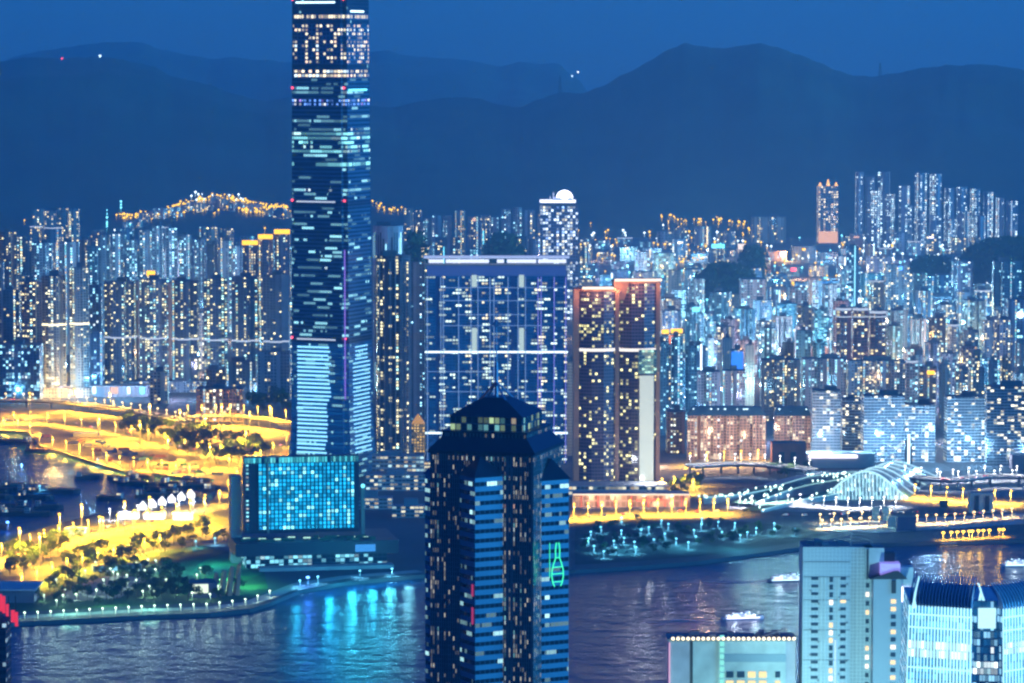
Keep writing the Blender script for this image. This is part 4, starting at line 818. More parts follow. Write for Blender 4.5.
t = tower('lit_sign_block', 'low block with square pale lit signboard, upper middle skyline', 'building', None, 730, 748, 250, 6900, 'grey', house=False); MB().box(t['w'] * 0.15, -t['d'] / 2, t['h'] - 6, 15, 1, 18).build('signboard', glow('pale_signboard', (1.0, 0.8, 0.65), 1.0), t)
t = tower('lit_sign_block', 'low block with cyan signboard left of the square pale signboard', 'building', None, 708, 728, 246, 7000, 'grey', house=False); MB().box(0, -t['d'] / 2, t['h'] - 4, 26, 1, 8).build('signboard', W_['cyan'], t)
tower('long_block', 'long pale lit block on the skyline left of the lone orange-topped tower', 'building', None, 752, 786, 217, 7900, 'cream', 'slab', bays=4, cw=6, ch=6, k=0.35)
t = tower('flood_lamp_tower', 'tower with one dazzling blue-white lamp at its corner, frame edge right of mid city', 'building', None, 1008, 1034, 300, 4750, 'blue', cw=4, ch=4); MB().ball((-2, -t['d'] / 2 - 2, t['h'] - 20), 5).build('lamp', glow('big_blue_lamp', (0.45, 0.75, 1.0), 4), t)
tower('apartment_tower', 'dark tower with dense cyan windows beneath the wooded hill, near frame edge', 'apartment tower', None, 994, 1022, 262, 5600, 'teal', 'cross', cw=4.5, ch=4.5)

# brown slabs with blue roofs facing the station, banded grey slabs beside them
brs = facade('brown_slab_wall', (0.42, 0.30, 0.25), lit=0.24, pal=[((1.0, 0.85, 0.55), 40), ((0.8, 0.95, 1.0), 35), ((0.5, 0.85, 1.0), 25)], es=1.5, colb=0.6, rowb=0.1, vary=0.7)
blueroof = plain('blue_metal_roof', (0.03, 0.10, 0.16), 0.5, noise=0.3, nscale=0.1)
def brown_slab(a, b, y, D, bays, lb):
    t = tower('housing_slab', lb, 'apartment block', 'brown slabs with hipped blue roofs', a, b, y, D, brs, 'slab', bays=bays, cw=3.3, ch=3.2, roof=blueroof, house=False, d=24, rz=R(-3))
    w, d_ = t['w'], t['d']
    rr = random.Random(bays)
    MB().prism(rect(w * 1.01, d_ * 1.02), t['h'], t['h'] + 9, top=0, plan2=rect(w * 0.86, d_ * 0.45)).build('hipped_roof', blueroof, t)
    for k in range(bays * 2): MB().box(-w * 0.42 + w * 0.84 * rr.random(), -d_ * 0.30, t['h'] + 6, 0.9, 0.9, 1.2).build('roof_lamp', W_['cool'], t)
    return t
brown_slab(686, 768, 416, 3660, 6, 'broad brown slab of six bays with blue hipped roof, left of the station')
brown_slab(774, 812, 416, 3680, 2, 'shorter brown slab of two bays with blue hipped roof, right of the six-bay slab')
tower('housing_slab', 'side wing of brown slab seen edge-on beside the brown paired tower', 'apartment block', None, 667, 685, 412, 3720, 'brown', k=1.5)
t = tower('red_brick_block', 'red-brown windowless station block with dark openings, under the two-bay brown slab', 'building', None, 772, 806, 443, 3560, plain('red_brown_wall', (0.33, 0.12, 0.09), 0.8, noise=0.2, nscale=0.1), k=0.6, house=False)
for xx in (-0.22, 0.12): MB().box(xx * t['w'], -t['d'] / 2 - 0.1, 8, 6, 0.4, 12).build('dark_opening', steel, t)
for i, (a, b, y, D, lb) in enumerate(((812, 842, 391, 3640, 'grey banded slab with lit bays, leftmost of the banded row behind the station'), (842, 861, 399, 3690, 'recessed darker banded slab between two grey banded slabs behind the station'), (862, 905, 396, 3640, 'widest grey banded slab with greenish lit windows, directly behind the station'),
                             (905, 937, 405, 3640, 'grey banded slab with bluish tint, right of the widest banded slab'), (946, 985, 397, 3640, 'banded slab with warm lit columns, separated by a gap from the bluish one'), (986, 1046, 387, 3600, 'tallest banded slab, cut by the frame edge behind the station'))):
    tower('banded_slab', lb, 'apartment block', 'grey banded slabs behind the station', a, b, y, D, 'banded', 'rect', cw=3.5, ch=3.1, d=24, rz=R((-4, 0, 3, -5, 2, -2)[i]), roof=darkroof)
t = tower('light_pillar_block', 'narrow block with bright white-blue vertical light, between banded slabs behind the station', 'building', None, 905, 912, 440, 3560, 'blue', house=False); MB().box(0, -t['d'] / 2 - 0.5, 4, 2.4, 0.8, t['h'] + 2).build('light_pillar', W_['cool'], t)
for a, b, y, D, m, bays, lb in ((761, 800, 360, 4050, 'brown', 3, 'brown notched slab, left end of the long ridge above the brown hipped slabs'), (802, 846, 359, 4060, 'pink', 3, 'pinkish notched slab in the middle of the long ridge behind banded slabs'), (848, 905, 361, 4050, 'grey', 4, 'grey notched slab with bright blue windows, end of the long ridge behind banded slabs'),
                                (692, 720, 372, 3950, 'pink', 2, 'pink-brown slab above the six-bay brown slab, left of a pair'), (722, 745, 371, 3960, 'pink', 2, 'pink-brown slab above the six-bay brown slab, right of a pair')):
    tower('housing_slab', lb, 'apartment block', None, a, b, y, D, m, 'slab', bays=bays, cw=3.4, ch=3.3, d=24)
for i, (a, b, y) in enumerate(((657, 669, 342), (671, 683, 337), (685, 697, 346))):
    tower('apartment_tower', f'dark teal tower with bright window columns, {ORD[i+1]} from the brown paired towers', 'apartment tower', 'dark teal towers beside the brown pair', a, b, y, 3900, 'teal', 'cross', cw=3.5, ch=3.4)

# procedurally varied rows
NAMES = {'pale': 'pale', 'grey': 'grey', 'dark': 'dark', 'brown': 'brown', 'pink': 'pinkish', 'rust': 'rust-red', 'teal': 'teal', 'cream': 'cream', 'blue': 'blue-glass'}
def row(D, x0, x1, lo, hi, mats, where, wid=(12, 24), gap=(0, 5), cell=3.4, skip=(), tall=0.0, seed=0, base=3.0):
    rr = random.Random(D + seed); x = x0; items = []
    while x < x1:
        w = rr.uniform(*wid); a, b = x, x + w; x = b + rr.uniform(*gap)
        if any(b > s0 and a < s1 for s0, s1 in skip): continue
        y = rr.uniform(lo, hi)
        if rr.random() < tall: y -= rr.uniform(6, 18)
        items.append((a, b, y, rr.choice(mats), rr))
    for i, (a, b, y, m, rr) in enumerate(items):
        Dj = D + rr.uniform(-50, 50); h = zof(y, Dj) - base
        low = h < 32
        plan = rr.choice(['rect', 'slab', 'rect']) if low else rr.choice(['cross', 'cross', 'rect', 'slab', 'oct'])
        nm, ct, form = ('low_block', 'low building', 'low block') if low else ('apartment_tower', 'apartment tower', 'tower') if b - a < 19 and h > 45 else ('apartment_block', 'apartment block', 'mid-rise block')
        feat = rr.random(); ft = ''; kw = {}
        if feat < 0.08: kw['crown'] = (W_['dim'], 2.5); ft = 'lit roof edge, '
        elif feat < 0.13: kw['setback'] = 0.82; ft = 'stepped top, '
        lb = f'{NAMES[m]} {form}, {ft}{ORD[i+1]} from left in {where}'
        t = tower(nm, lb, ct, 'row: ' + where, a, b, y, Dj, m, plan, rz=R(rr.choice([0, 0, rr.uniform(-18, 18)])), k=rr.uniform(0.6, 1.1), cw=cell * rr.uniform(0.9, 1.2), ch=cell * rr.uniform(0.9, 1.1), base=base, house=D < 5600, **kw)
        q = rr.random()
        if q < 0.10:
            c = rr.choice(['cool', 'white', 'cyan', 'warm']); MB().box(t['w'] * rr.uniform(-.3, .3), -t['d'] / 2 - 0.5, 6, 1.5, 0.8, max(6, t['h'] * rr.uniform(.4, .95))).build('light_column', W_[c], t)
        elif q < 0.17:
            c = rr.choice(['cyan', 'orange', 'white', 'lilac', 'peach', 'blue', 'red', 'green']); MB().box(t['w'] * rr.uniform(-.2, .2), -t['d'] / 2 - 0.5, t['h'] - 9, rr.uniform(6, 12), 0.8, rr.uniform(3, 7)).build('sign_panel', W_[c], t)
MID = ['pale', 'grey', 'grey', 'teal', 'brown', 'pink', 'blue', 'dark', 'dark', 'teal']
hero = [(759, 906)]
row(3880, 700, 1050, 372, 392, MID, 'street behind the banded slabs', skip=[(690, 985)])
row(3980, 906, 1052, 352, 384, MID, 'first row above the banded slabs', (11, 18), seed=5)
row(4250, 660, 1052, 336, 366, MID, 'second row above the banded slabs', (10, 19), skip=[(830, 890), (720, 756)], tall=0.2)
row(4600, 640, 1052, 318, 352, MID, 'third row of the mid city', (10, 20), skip=[(655, 690), (1004, 1040)], tall=0.15)
row(4950, 580, 1052, 303, 334, MID, 'fourth row of the mid city', (12, 22), tall=0.12)
row(5300, 575, 1052, 290, 318, MID, 'fifth row of the mid city', (12, 24), skip=[(840, 862)], tall=0.12, cell=3.8)
row(5700, 575, 990, 277, 302, MID, 'sixth row of the mid city', (12, 26), tall=0.10, cell=4.2)
row(6200, 578, 960, 265, 284, MID, 'seventh row of the mid city', (14, 28), cell=4.6)
row(6700, 578, 955, 252, 268, MID + ['cream'], 'eighth row of the mid city', (14, 26), gap=(2, 12), cell=5)
row(7250, 578, 870, 238, 254, ['cream', 'grey', 'cream', 'dark', 'pink'], 'ninth row under the mountains', (12, 24), gap=(1, 10), cell=5.2, skip=[(725, 752)])
row(7700, 580, 860, 226, 242, ['cream', 'grey', 'pale', 'cream'], 'farthest row under the mountains', (9, 18), gap=(1, 8), cell=5.4, skip=[(750, 788), (814, 842)])
row(6000, -12, 292, 236, 262, MID, 'row behind the pale left estate', (11, 20), cell=4.4)
row(6700, -12, 292, 226, 244, ['cream', 'grey', 'dark', 'pale'], 'far left row under golden hill', (11, 20), gap=(1, 8), cell=5)
row(7300, 404, 540, 207, 222, ['pale', 'cream', 'pale', 'grey'], 'far estate above the wide blue slab', (7, 11), gap=(0, 3), cell=5)
row(6600, 376, 580, 236, 252, ['grey', 'dark', 'cream', 'teal'], 'far row above wide blue slab', (9, 16), cell=5)
row(4700, 150, 292, 290, 320, ['dark', 'grey', 'brown'], 'row between dark and pale estates', (9, 14), cell=3.6)
row(7450, 850, 1050, 232, 250, ['cream', 'pink', 'pale'], 'foot of the right hillside estate', (9, 16), gap=(1, 6), cell=5.2)
# ------------------------------------------------------------------ parks, roads, lamps, trees
def inside(pt, poly):
    x, y = pt; c = False
    for (x0, y0), (x1, y1) in zip(poly, poly[1:] + poly[:1]):
        if (y0 > y) != (y1 > y) and x < (x1 - x0) * (y - y0) / (y1 - y0) + x0: c = not c
    return c
def scatter(poly, n, rr, mind=0.0):
    xs_, ys_ = [p[0] for p in poly], [p[1] for p in poly]; out = []; tries = 0
    while len(out) < n and tries < n * 60:
        tries += 1; p = (rr.uniform(min(xs_), max(xs_)), rr.uniform(min(ys_), max(ys_)))
        if inside(p, poly) and all(abs(p[0] - q[0]) + 2.5 * abs(p[1] - q[1]) > mind for q in out): out.append(p)
    return out
def along(pts, step):
    out = []; carry = 0
    for (x0, y0), (x1, y1) in zip(pts, pts[1:]):
        L = math.hypot(x1 - x0, y1 - y0); s = carry
        while s < L: out.append((x0 + (x1 - x0) * s / L, y0 + (y1 - y0) * s / L)); s += step
        carry = s - L
    return out

patch('reclaimed_land', [(-60, 404), (60, 404), (200, 412), (292, 428), (292, 462), (240, 480), (228, 488)] + BASIN_N[::-1], soil)
patch('field', [(60, 556), (112, 527), (150, 522), (210, 512), (232, 520), (212, 536), (158, 545), (110, 560)], dry_lawn)
patch('gravel_yard', [(-60, 560), (0, 548), (60, 532), (112, 524), (60, 556), (0, 572), (-60, 585)], soil)
patch('park', [(-40, 612), (20, 612), (80, 609), (150, 605), (210, 603), (250, 599), (268, 590), (262, 560), (200, 545), (110, 560), (40, 578), (-40, 588)], lawn_m)
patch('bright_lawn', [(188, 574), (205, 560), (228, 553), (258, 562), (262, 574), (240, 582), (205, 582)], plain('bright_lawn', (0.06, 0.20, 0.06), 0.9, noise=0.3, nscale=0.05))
patch('event_lawn', [(60, 588), (110, 575), (150, 578), (120, 598), (70, 602)], concrete)
ribbon('promenade', [(-40, 622), (20, 617), (80, 614), (150, 610), (210, 608), (250, 603), (272, 595), (300, 584), (345, 577), (420, 571)], 7, pale_conc)
ribbon('road', [(-40, 422), (40, 420), (110, 430), (180, 446), (240, 470)], 8, asphalt)
ribbon('road', [(292, 440), (262, 458), (232, 482), (222, 500), (170, 517), (60, 537), (-40, 566)], 9, asphalt)
ribbon('road', [(20, 586), (60, 572), (112, 558), (165, 545), (222, 534)], 5, asphalt)
ribbon('road', [(180, 446), (225, 452), (292, 470)], 8, asphalt)
patch('nursery_ground', [(575, 524), (640, 519), (720, 520), (770, 524), (830, 534), (800, 542), (700, 556), (640, 561), (575, 565)], plain('dark_earth', (0.035, 0.04, 0.035), 0.95, noise=0.5, nscale=0.05))
ribbon('road', [(560, 518), (640, 513), (720, 512), (800, 516), (880, 512), (960, 514), (1060, 508)], 9, asphalt)
patch('promenade', [(815, 530), (820, 524), (900, 519), (1060, 512), (1060, 522), (960, 528), (880, 533)], pale_conc)
patch('plaza', [(700, 508), (745, 488), (800, 480), (940, 486), (1060, 480), (1060, 504), (900, 508), (800, 512)], concrete)
ribbon('road', [(680, 478), (740, 474), (800, 470), (900, 466), (1060, 468)], 10, asphalt)
ribbon('road', [(920, 492), (980, 498), (1060, 500)], 8, asphalt)
ribbon('road', [(560, 500), (640, 498), (700, 490), (745, 486)], 8, asphalt)

SODIUM, WHITE, CYAN, GREENW, AMBER = (1.0, 0.54, 0.035), (0.85, 0.92, 1.0), (0.15, 0.65, 1.0), (0.65, 1.0, 0.75), (1.0, 0.66, 0.25)
LAMPS = {}
pole_m = plain('lamp_pole_steel', (0.35, 0.34, 0.32), 0.5, 0.3)
def lamp_proto(key, h, col, watts, glow_s, r=0.8):
    t = thing('street_lamp', 'lamp', 'street lamp', (0, 0, -500)); m = glow('lamp_head_' + key, col, glow_s)
    MB().bar((0, 0, 0), (0, 0, h), 0.32, 0.2, 6).bar((0, 0, h), (0, -2.2, h + 0.6), 0.16, 0.12, 5).build('pole', pole_m, t)
    MB().ball((0, -2.2, h + 0.35), r, 8, 5, sz=0.6).build('lamp_head', m, t)
    l = bpy.data.lights.new('lamp_light_' + key, 'POINT' if key == 'park' else 'SPOT'); l.energy = watts; l.color = col; l.shadow_soft_size = 0.6
    if l.type == 'SPOT': l.spot_size = R(160 if 'sodium' in key else 142); l.spot_blend = 0.35
    o = bpy.data.objects.new('lamp_light', l); C.objects.link(o); o.parent = t; o.location = (0, -2.2, h - 1.2)
    LAMPS[key] = [t, False]
def lamp(key, p, label, group, z=3.0, rz=0):
    t, used = LAMPS[key]; loc = p if isinstance(p, Vector) else G(p[0], p[1], z)
    if not used: LAMPS[key][1] = True; t.location = loc; t['label'] = label; t['group'] = group; t.rotation_euler.z = rz; return t
    return dup(t, loc, rz, label, group=group)
lamp_proto('sodium', 13, SODIUM, 24000, 5.0, 1.1); lamp_proto('sodium_mast', 27, SODIUM, 90000, 5.0, 1.3); lamp_proto('white', 10, WHITE, 5000, 4.5, 1.0); lamp_proto('park', 5, GREENW, 230, 3.5, 0.8)
lamp_proto('cyan', 6, CYAN, 1800, 4.0, 0.9); lamp_proto('amber', 8, AMBER, 2500, 4.5, 1.1); lamp_proto('jetty', 7, SODIUM, 2500, 6.0, 1.5); lamp_proto('bluespot', 7, (0.1, 0.3, 1.0), 2000, 6.0, 1.5)
rr = random.Random(21)
for p in along([(-20, 424), (40, 423), (110, 433), (180, 449), (236, 470)], 17): lamp('sodium', p, 'sodium street lamp in the line along road above boat basin', 'sodium lamps along road above the basin')
for p in along([(286, 447), (262, 462), (234, 484), (224, 503), (170, 520), (60, 540), (-20, 566)], 15): lamp('sodium', p, 'sodium street lamp along road curving from museum to left waterfront', 'sodium lamps along museum road')
for p in along([(22, 590), (60, 576), (112, 562), (165, 549)], 16): lamp('sodium', p, 'sodium lamp on road edge between golden field and lamp-lit park', 'sodium lamps between field and park')
for p in along([(185, 452), (225, 457), (290, 474)], 18): lamp('sodium', p, 'sodium lamp on slip road left of the skyscraper foot', 'sodium lamps by the skyscraper foot')
for p in ((30, 416), (75, 412), (110, 416), (150, 428), (180, 434), (205, 440), (250, 436), (270, 430), (222, 428), (140, 446), (168, 463), (82, 535), (60, 545), (125, 532), (150, 527), (190, 520), (205, 528), (100, 548), (135, 541), (20, 560), (40, 566), (246, 455), (210, 470), (100, 441)):
    lamp('sodium_mast', p, 'tall sodium mast lamp standing over the golden ground', 'tall sodium masts')
PARK = [(30, 610), (80, 607), (150, 603), (210, 601), (245, 597), (200, 570), (150, 563), (100, 566), (50, 580)]
for p in scatter(PARK, 42, rr, 10): lamp('park', p, 'small pale-green park lamp among trees of waterfront park', 'park lamps')
for p in along([(25, 619), (80, 616), (150, 612), (210, 610), (250, 605), (270, 597)], 13): lamp('park', p, 'small pale promenade lamp along the park shore', 'promenade lamps')
for p in ((300, 588), (318, 584), (360, 578), (392, 576), (196, 548), (215, 545), (240, 548)): lamp('cyan', p, 'small cyan lamp on path around the museum', 'cyan lamps around the museum')
lamp('bluespot', (308, 586), 'bright blue spotlight on the shore in front of museum', None)
NURS = [(580, 527), (640, 522), (720, 523), (765, 527), (800, 536), (700, 550), (640, 556), (580, 560)]
for p in scatter(NURS, 34, rr, 14): lamp('cyan', p, 'small cyan lamp among plants of the dark waterfront strip', 'cyan lamps of the waterfront strip')
for p in along([(560, 519), (640, 514), (735, 513)], 14): lamp('sodium', p, 'sodium lamp along the waterfront road below the brown pair', 'sodium lamps below the brown pair')
for p in along([(662, 492), (700, 486), (690, 496)], 12): lamp('sodium', p, 'sodium lamp in small golden grove right of brown pair', 'sodium lamps in the golden grove')
for p in along([(690, 466), (765, 462)], 17): lamp('sodium', p, 'sodium lamp at the foot of the six-bay brown slab', 'sodium lamps under the brown slab')
for p in along([(822, 529), (880, 526), (950, 523), (1012, 517)], 9.5): lamp('amber', p, 'warm white lamp in even row along east promenade', 'east promenade lamps')
for p in along([(820, 527), (890, 523)], 14): lamp('amber', (p[0], p[1] - 4), 'warm white lamp in rear row on the east promenade', 'east promenade rear lamps')
for p in along([(915, 498), (970, 503), (1024, 505)], 16): lamp('sodium', p, 'sodium lamp along road right of the station', 'sodium lamps right of station')
for p in along([(940, 482), (1024, 480)], 18): lamp('white', p, 'white lamp on upper road right of the station', 'white lamps right of station')
for p in along([(740, 507), (800, 505), (850, 509), (905, 507)], 12): lamp('white', p, 'white lamp on plaza in front of station', 'station plaza lamps')
for p in along([(110, 520), (150, 515), (195, 510)], 14): lamp('white', p, 'white lamp beside the row of glowing tents', 'white lamps by the tents')

for x, y, w_, c_ in ((14, 431, 500, SODIUM), (36, 440, 400, SODIUM), (52, 449, 500, SODIUM), (76, 456, 400, SODIUM), (104, 463, 500, SODIUM), (128, 470, 400, SODIUM), (165, 473, 300, SODIUM), (296, 592, 1500, (0.02, 0.5, 0.9)), (330, 583, 3600, (0.02, 0.5, 1.0)), (352, 578, 4200, (0.04, 0.68, 1.0)), (372, 576, 3200, (0.04, 0.65, 1.0)), (390, 574, 3000, (0.08, 0.68, 0.9)), (308, 586, 1200, (0.03, 0.2, 1.0)), (408, 572, 1800, (0.2, 0.75, 0.9))):
    l = bpy.data.lights.new('shore_reflection_light', 'POINT'); l.energy = w_; l.color = c_; l.shadow_soft_size = 1; o = bpy.data.objects.new('shore_reflection_light', l); C.objects.link(o); o.location = G(x, y, 9)  # point lights added for coloured water reflections, only some stand at lamps
for x, y, w_, c_ in ((205, 571, 2600, (0.15, 1.0, 0.5)), (228, 563, 2600, (0.15, 1.0, 0.5)), (248, 570, 2600, (0.15, 1.0, 0.55)), (110, 590, 1500, (0.3, 1.0, 0.75)), (150, 592, 1500, (0.3, 1.0, 0.75)), (70, 596, 1500, (0.3, 1.0, 0.75)), (180, 556, 2200, (0.1, 0.7, 1.0)), (215, 549, 2200, (0.1, 0.8, 1.0)), (620, 535, 2500, (0.1, 0.7, 1.0)), (680, 532, 2500, (0.1, 0.7, 1.0)), (735, 533, 2500, (0.1, 0.7, 1.0))):
    l = bpy.data.lights.new('park_fill', 'SPOT'); l.energy = w_ * 2.2; l.color = c_; l.shadow_soft_size = 1; l.spot_size = R(150); o = bpy.data.objects.new('park_fill', l); C.objects.link(o); o.location = G(x, y, 17)  # spots added without fixtures, to brighten lawns, paths and the waterfront strip
# trees: a tapered trunk with limbs and a crown of separate leaf clumps
bark = plain('bark', (0.07, 0.05, 0.035), 0.9, noise=0.3, nscale=1.0)
def leaf_mat(name, a, b):
    m = plain(name, a, 0.9, spec=0.2); nt = m.node_tree; bs = nt.nodes['Principled BSDF']; g = nt.nodes.new('ShaderNodeNewGeometry'); t = nt.nodes.new('ShaderNodeTexNoise'); t.inputs['Scale'].default_value = 0.35
    nt.links.new(g.outputs['Position'], t.inputs['Vector']); mx = nt.nodes.new('ShaderNodeMix'); mx.data_type = 'RGBA'; mx.inputs[6].default_value = (*a, 1); mx.inputs[7].default_value = (*b, 1)
    r = nt.nodes.new('ShaderNodeMapRange'); r.inputs[1].default_value = 0.38; r.inputs[2].default_value = 0.62; nt.links.new(t.outputs['Fac'], r.inputs[0]); nt.links.new(r.outputs[0], mx.inputs[0]); nt.links.new(mx.outputs[2], bs.inputs['Base Color']); return m
leaf = leaf_mat('foliage', (0.035, 0.075, 0.02), (0.09, 0.14, 0.035))
def make_tree(seed, h, cr, n):
    q = random.Random(seed); t = thing('tree', 'tree', 'tree', (0, 0, -500))
    tb = MB().bar((0, 0, 0), (0.2, 0.1, h * 0.55), 0.28, 0.16, 7); lobes = []
    for k in range(6):
        a = k * 1.05 + q.random(); e = (cr * 0.6 * math.cos(a), cr * 0.6 * math.sin(a), h * q.uniform(0.55, 0.85)); tb.bar((0.1, 0, h * q.uniform(0.32, 0.5)), e, 0.12, 0.05, 5); lobes.append((e, cr * q.uniform(0.38, 0.6)))
    lobes.append(((0.2, 0, h * 0.82), cr * 0.55)); tb.build('trunk', bark, t)
    c = MB()
    for k in range(n):
        (lx, ly, lz), lr = lobes[q.randrange(len(lobes))]; d = Vector((q.gauss(0, 1), q.gauss(0, 1), q.gauss(0, 1))).normalized() * lr * q.uniform(0.55, 1.05) ** 0.7
        p = Vector((lx, ly, lz)) + d * (1 if d.z > 0 else 0.75); u = Vector((q.gauss(0, 1), q.gauss(0, 1), q.gauss(0, .6))).normalized(); v = u.orthogonal().normalized(); s = q.uniform(0.45, 0.95)
        c.face([p - u * s, p + v * s * .6, p + u * s, p - v * s * .6])
    c.build('crown', leaf, t); return t
TREES = [[make_tree(1, 9, 4.2, 260), False], [make_tree(2, 12, 5.2, 320), False], [make_tree(3, 7, 3.6, 200), False], [make_tree(4, 14, 5.5, 340), False]]
def tree(px, label, group, s=1.0, kinds=(0, 1, 2, 3)):
    i = rr.choice(kinds); t = TREES[i]; p = G(*px); sc = s * rr.uniform(0.8, 1.25)
    if not t[1]: t[1] = True; o = t[0]; o.location = p; o['label'] = label; o['group'] = group; o.scale = (sc,) * 3; o.rotation_euler.z = rr.random() * 6; return
    dup(t[0], p, rr.random() * 6, label, sc, group)
for p in scatter(PARK, 80, rr, 6): tree(p, 'leafy tree among small lamps of the waterfront park', 'trees of the waterfront park', 1.0, (0, 1, 2))
for p in scatter([(120, 425), (165, 430), (250, 445), (275, 455), (235, 468), (205, 462), (160, 445), (125, 438)], 80, rr, 5): tree(p, 'full-crowned tree lit golden by street lamps behind boat basin', 'golden trees behind the basin', 1.15, (1, 3))
for p in scatter([(0, 556), (40, 545), (75, 530), (90, 538), (62, 560), (30, 576), (0, 576)], 40, rr, 6): tree(p, 'bushy tree lit golden at left end of golden field', 'golden trees left of the field', 1.0)
for p in scatter([(62, 570), (80, 556), (110, 546), (112, 560), (90, 570)], 16, rr, 6): tree(p, 'dark tree on the near edge of the golden field', 'trees on field edge', 1.1)
for p in scatter([(115, 558), (160, 543), (215, 534), (225, 541), (165, 556), (120, 565)], 26, rr, 6): tree(p, 'dark blue-lit tree between golden field and museum lawn', 'dark trees beside museum lawn', 1.1)
for p in scatter(NURS, 60, rr, 6): tree(p, 'small dark tree on unlit waterfront strip by the harbour', 'trees of the dark waterfront strip', 0.8, (0, 2))
for p in scatter([(655, 492), (690, 484), (705, 490), (680, 498)], 14, rr, 6): tree(p, 'golden-lit tree right of the brown pair', 'golden grove trees', 1.0)
for p in scatter([(765, 474), (800, 469), (812, 474), (780, 480)], 14, rr, 6): tree(p, 'green tree on roof edge left of the station', 'trees left of station', 0.9)
for p in scatter([(72, 386), (100, 378), (106, 392), (80, 396)], 10, rr, 5): tree(p, 'dark tree in clump below twin pale towers', 'dark clump below twin towers', 1.8, (1, 3))
for p in scatter([(245, 405), (285, 400), (288, 416), (250, 418)], 14, rr, 6): tree(p, 'dark tree in mass between brown block and skyscraper', 'dark trees by the skyscraper', 1.5, (1, 3))

# elevated roads on piers
def viaduct(name, pts, z, half, label, lampkey=None, step=12, group=None):
    P = [G(x, y, z) for x, y in pts]; r = thing(name, label, 'viaduct', (0, 0, 0)); mb = MB(); kb = MB(); kc = MB(); L_, R_ = [], []
    for i, p in enumerate(P):
        t = P[min(i + 1, len(P) - 1)] - P[max(i - 1, 0)]; t.z = 0; t.normalize(); n = Vector((-t.y, t.x, 0)) * half; L_.append(p + n); R_.append(p - n)
    dz = Vector((0, 0, -1.6)); up = Vector((0, 0, 1.0))
    for i in range(len(P) - 1):
        a, b, c, d_ = R_[i], R_[i + 1], L_[i + 1], L_[i]
        mb.face([a, b, c, d_]); mb.face([d_ + dz, c + dz, b + dz, a + dz]); mb.face([a + dz, b + dz, b, a]); mb.face([c + dz, d_ + dz, d_, c])
        kb.face([a, b, b + up, a + up]); kc.face([d_, c, c + up, d_ + up])
    mb.build('deck', asphalt, r); kb.build('parapet', pale_conc, r); kc.build('parapet', pale_conc, r)
    for i, q in enumerate(P):
        if i % 2 == 0: MB().bar((q.x, q.y, 3), (q.x, q.y, z - 1.6), 1.1, n=8).build('pier', concrete, r)
    if lampkey:
        for x, y in along(pts, step): lamp(lampkey, G(x, y, z), f'lamp in the line on {group}', 'lamps on ' + group)
def smooth(pts, n=5):
    out = []
    for i in range(len(pts) - 1):
        p0, p1, p2, p3 = pts[max(i - 1, 0)], pts[i], pts[i + 1], pts[min(i + 2, len(pts) - 1)]
        for k in range(n):
            t = k / n; out.append(tuple(0.5 * ((2 * p1[j]) + (-p0[j] + p2[j]) * t + (2 * p0[j] - 5 * p1[j] + 4 * p2[j] - p3[j]) * t * t + (-p0[j] + 3 * p1[j] - 3 * p2[j] + p3[j]) * t ** 3) for j in (0, 1)))
    return out + [pts[-1]]
viaduct('viaduct', smooth([(-30, 400), (40, 401), (90, 405), (140, 412), (186, 421)]), 11, 9, 'long lamp-lined elevated road across the golden land behind boat basin', 'amber', 9, 'the golden viaduct')
viaduct('viaduct', smooth([(188, 417), (225, 416), (258, 418), (300, 424)]), 12, 8, 'short yellow-lit elevated road left of the skyscraper foot', 'sodium', 14, 'short yellow viaduct')
viaduct('viaduct', smooth([(690, 466), (730, 464), (770, 465), (810, 470)]), 13, 11, 'elevated road below the six-bay brown slab, orange-lit underneath', 'white', 15, 'viaduct under the brown slab')
viaduct('viaduct', smooth([(905, 476), (950, 480), (990, 476), (1060, 478)]), 12, 10, 'curved pale elevated road right of the station, below banded slabs', 'white', 16, 'viaduct right of station')

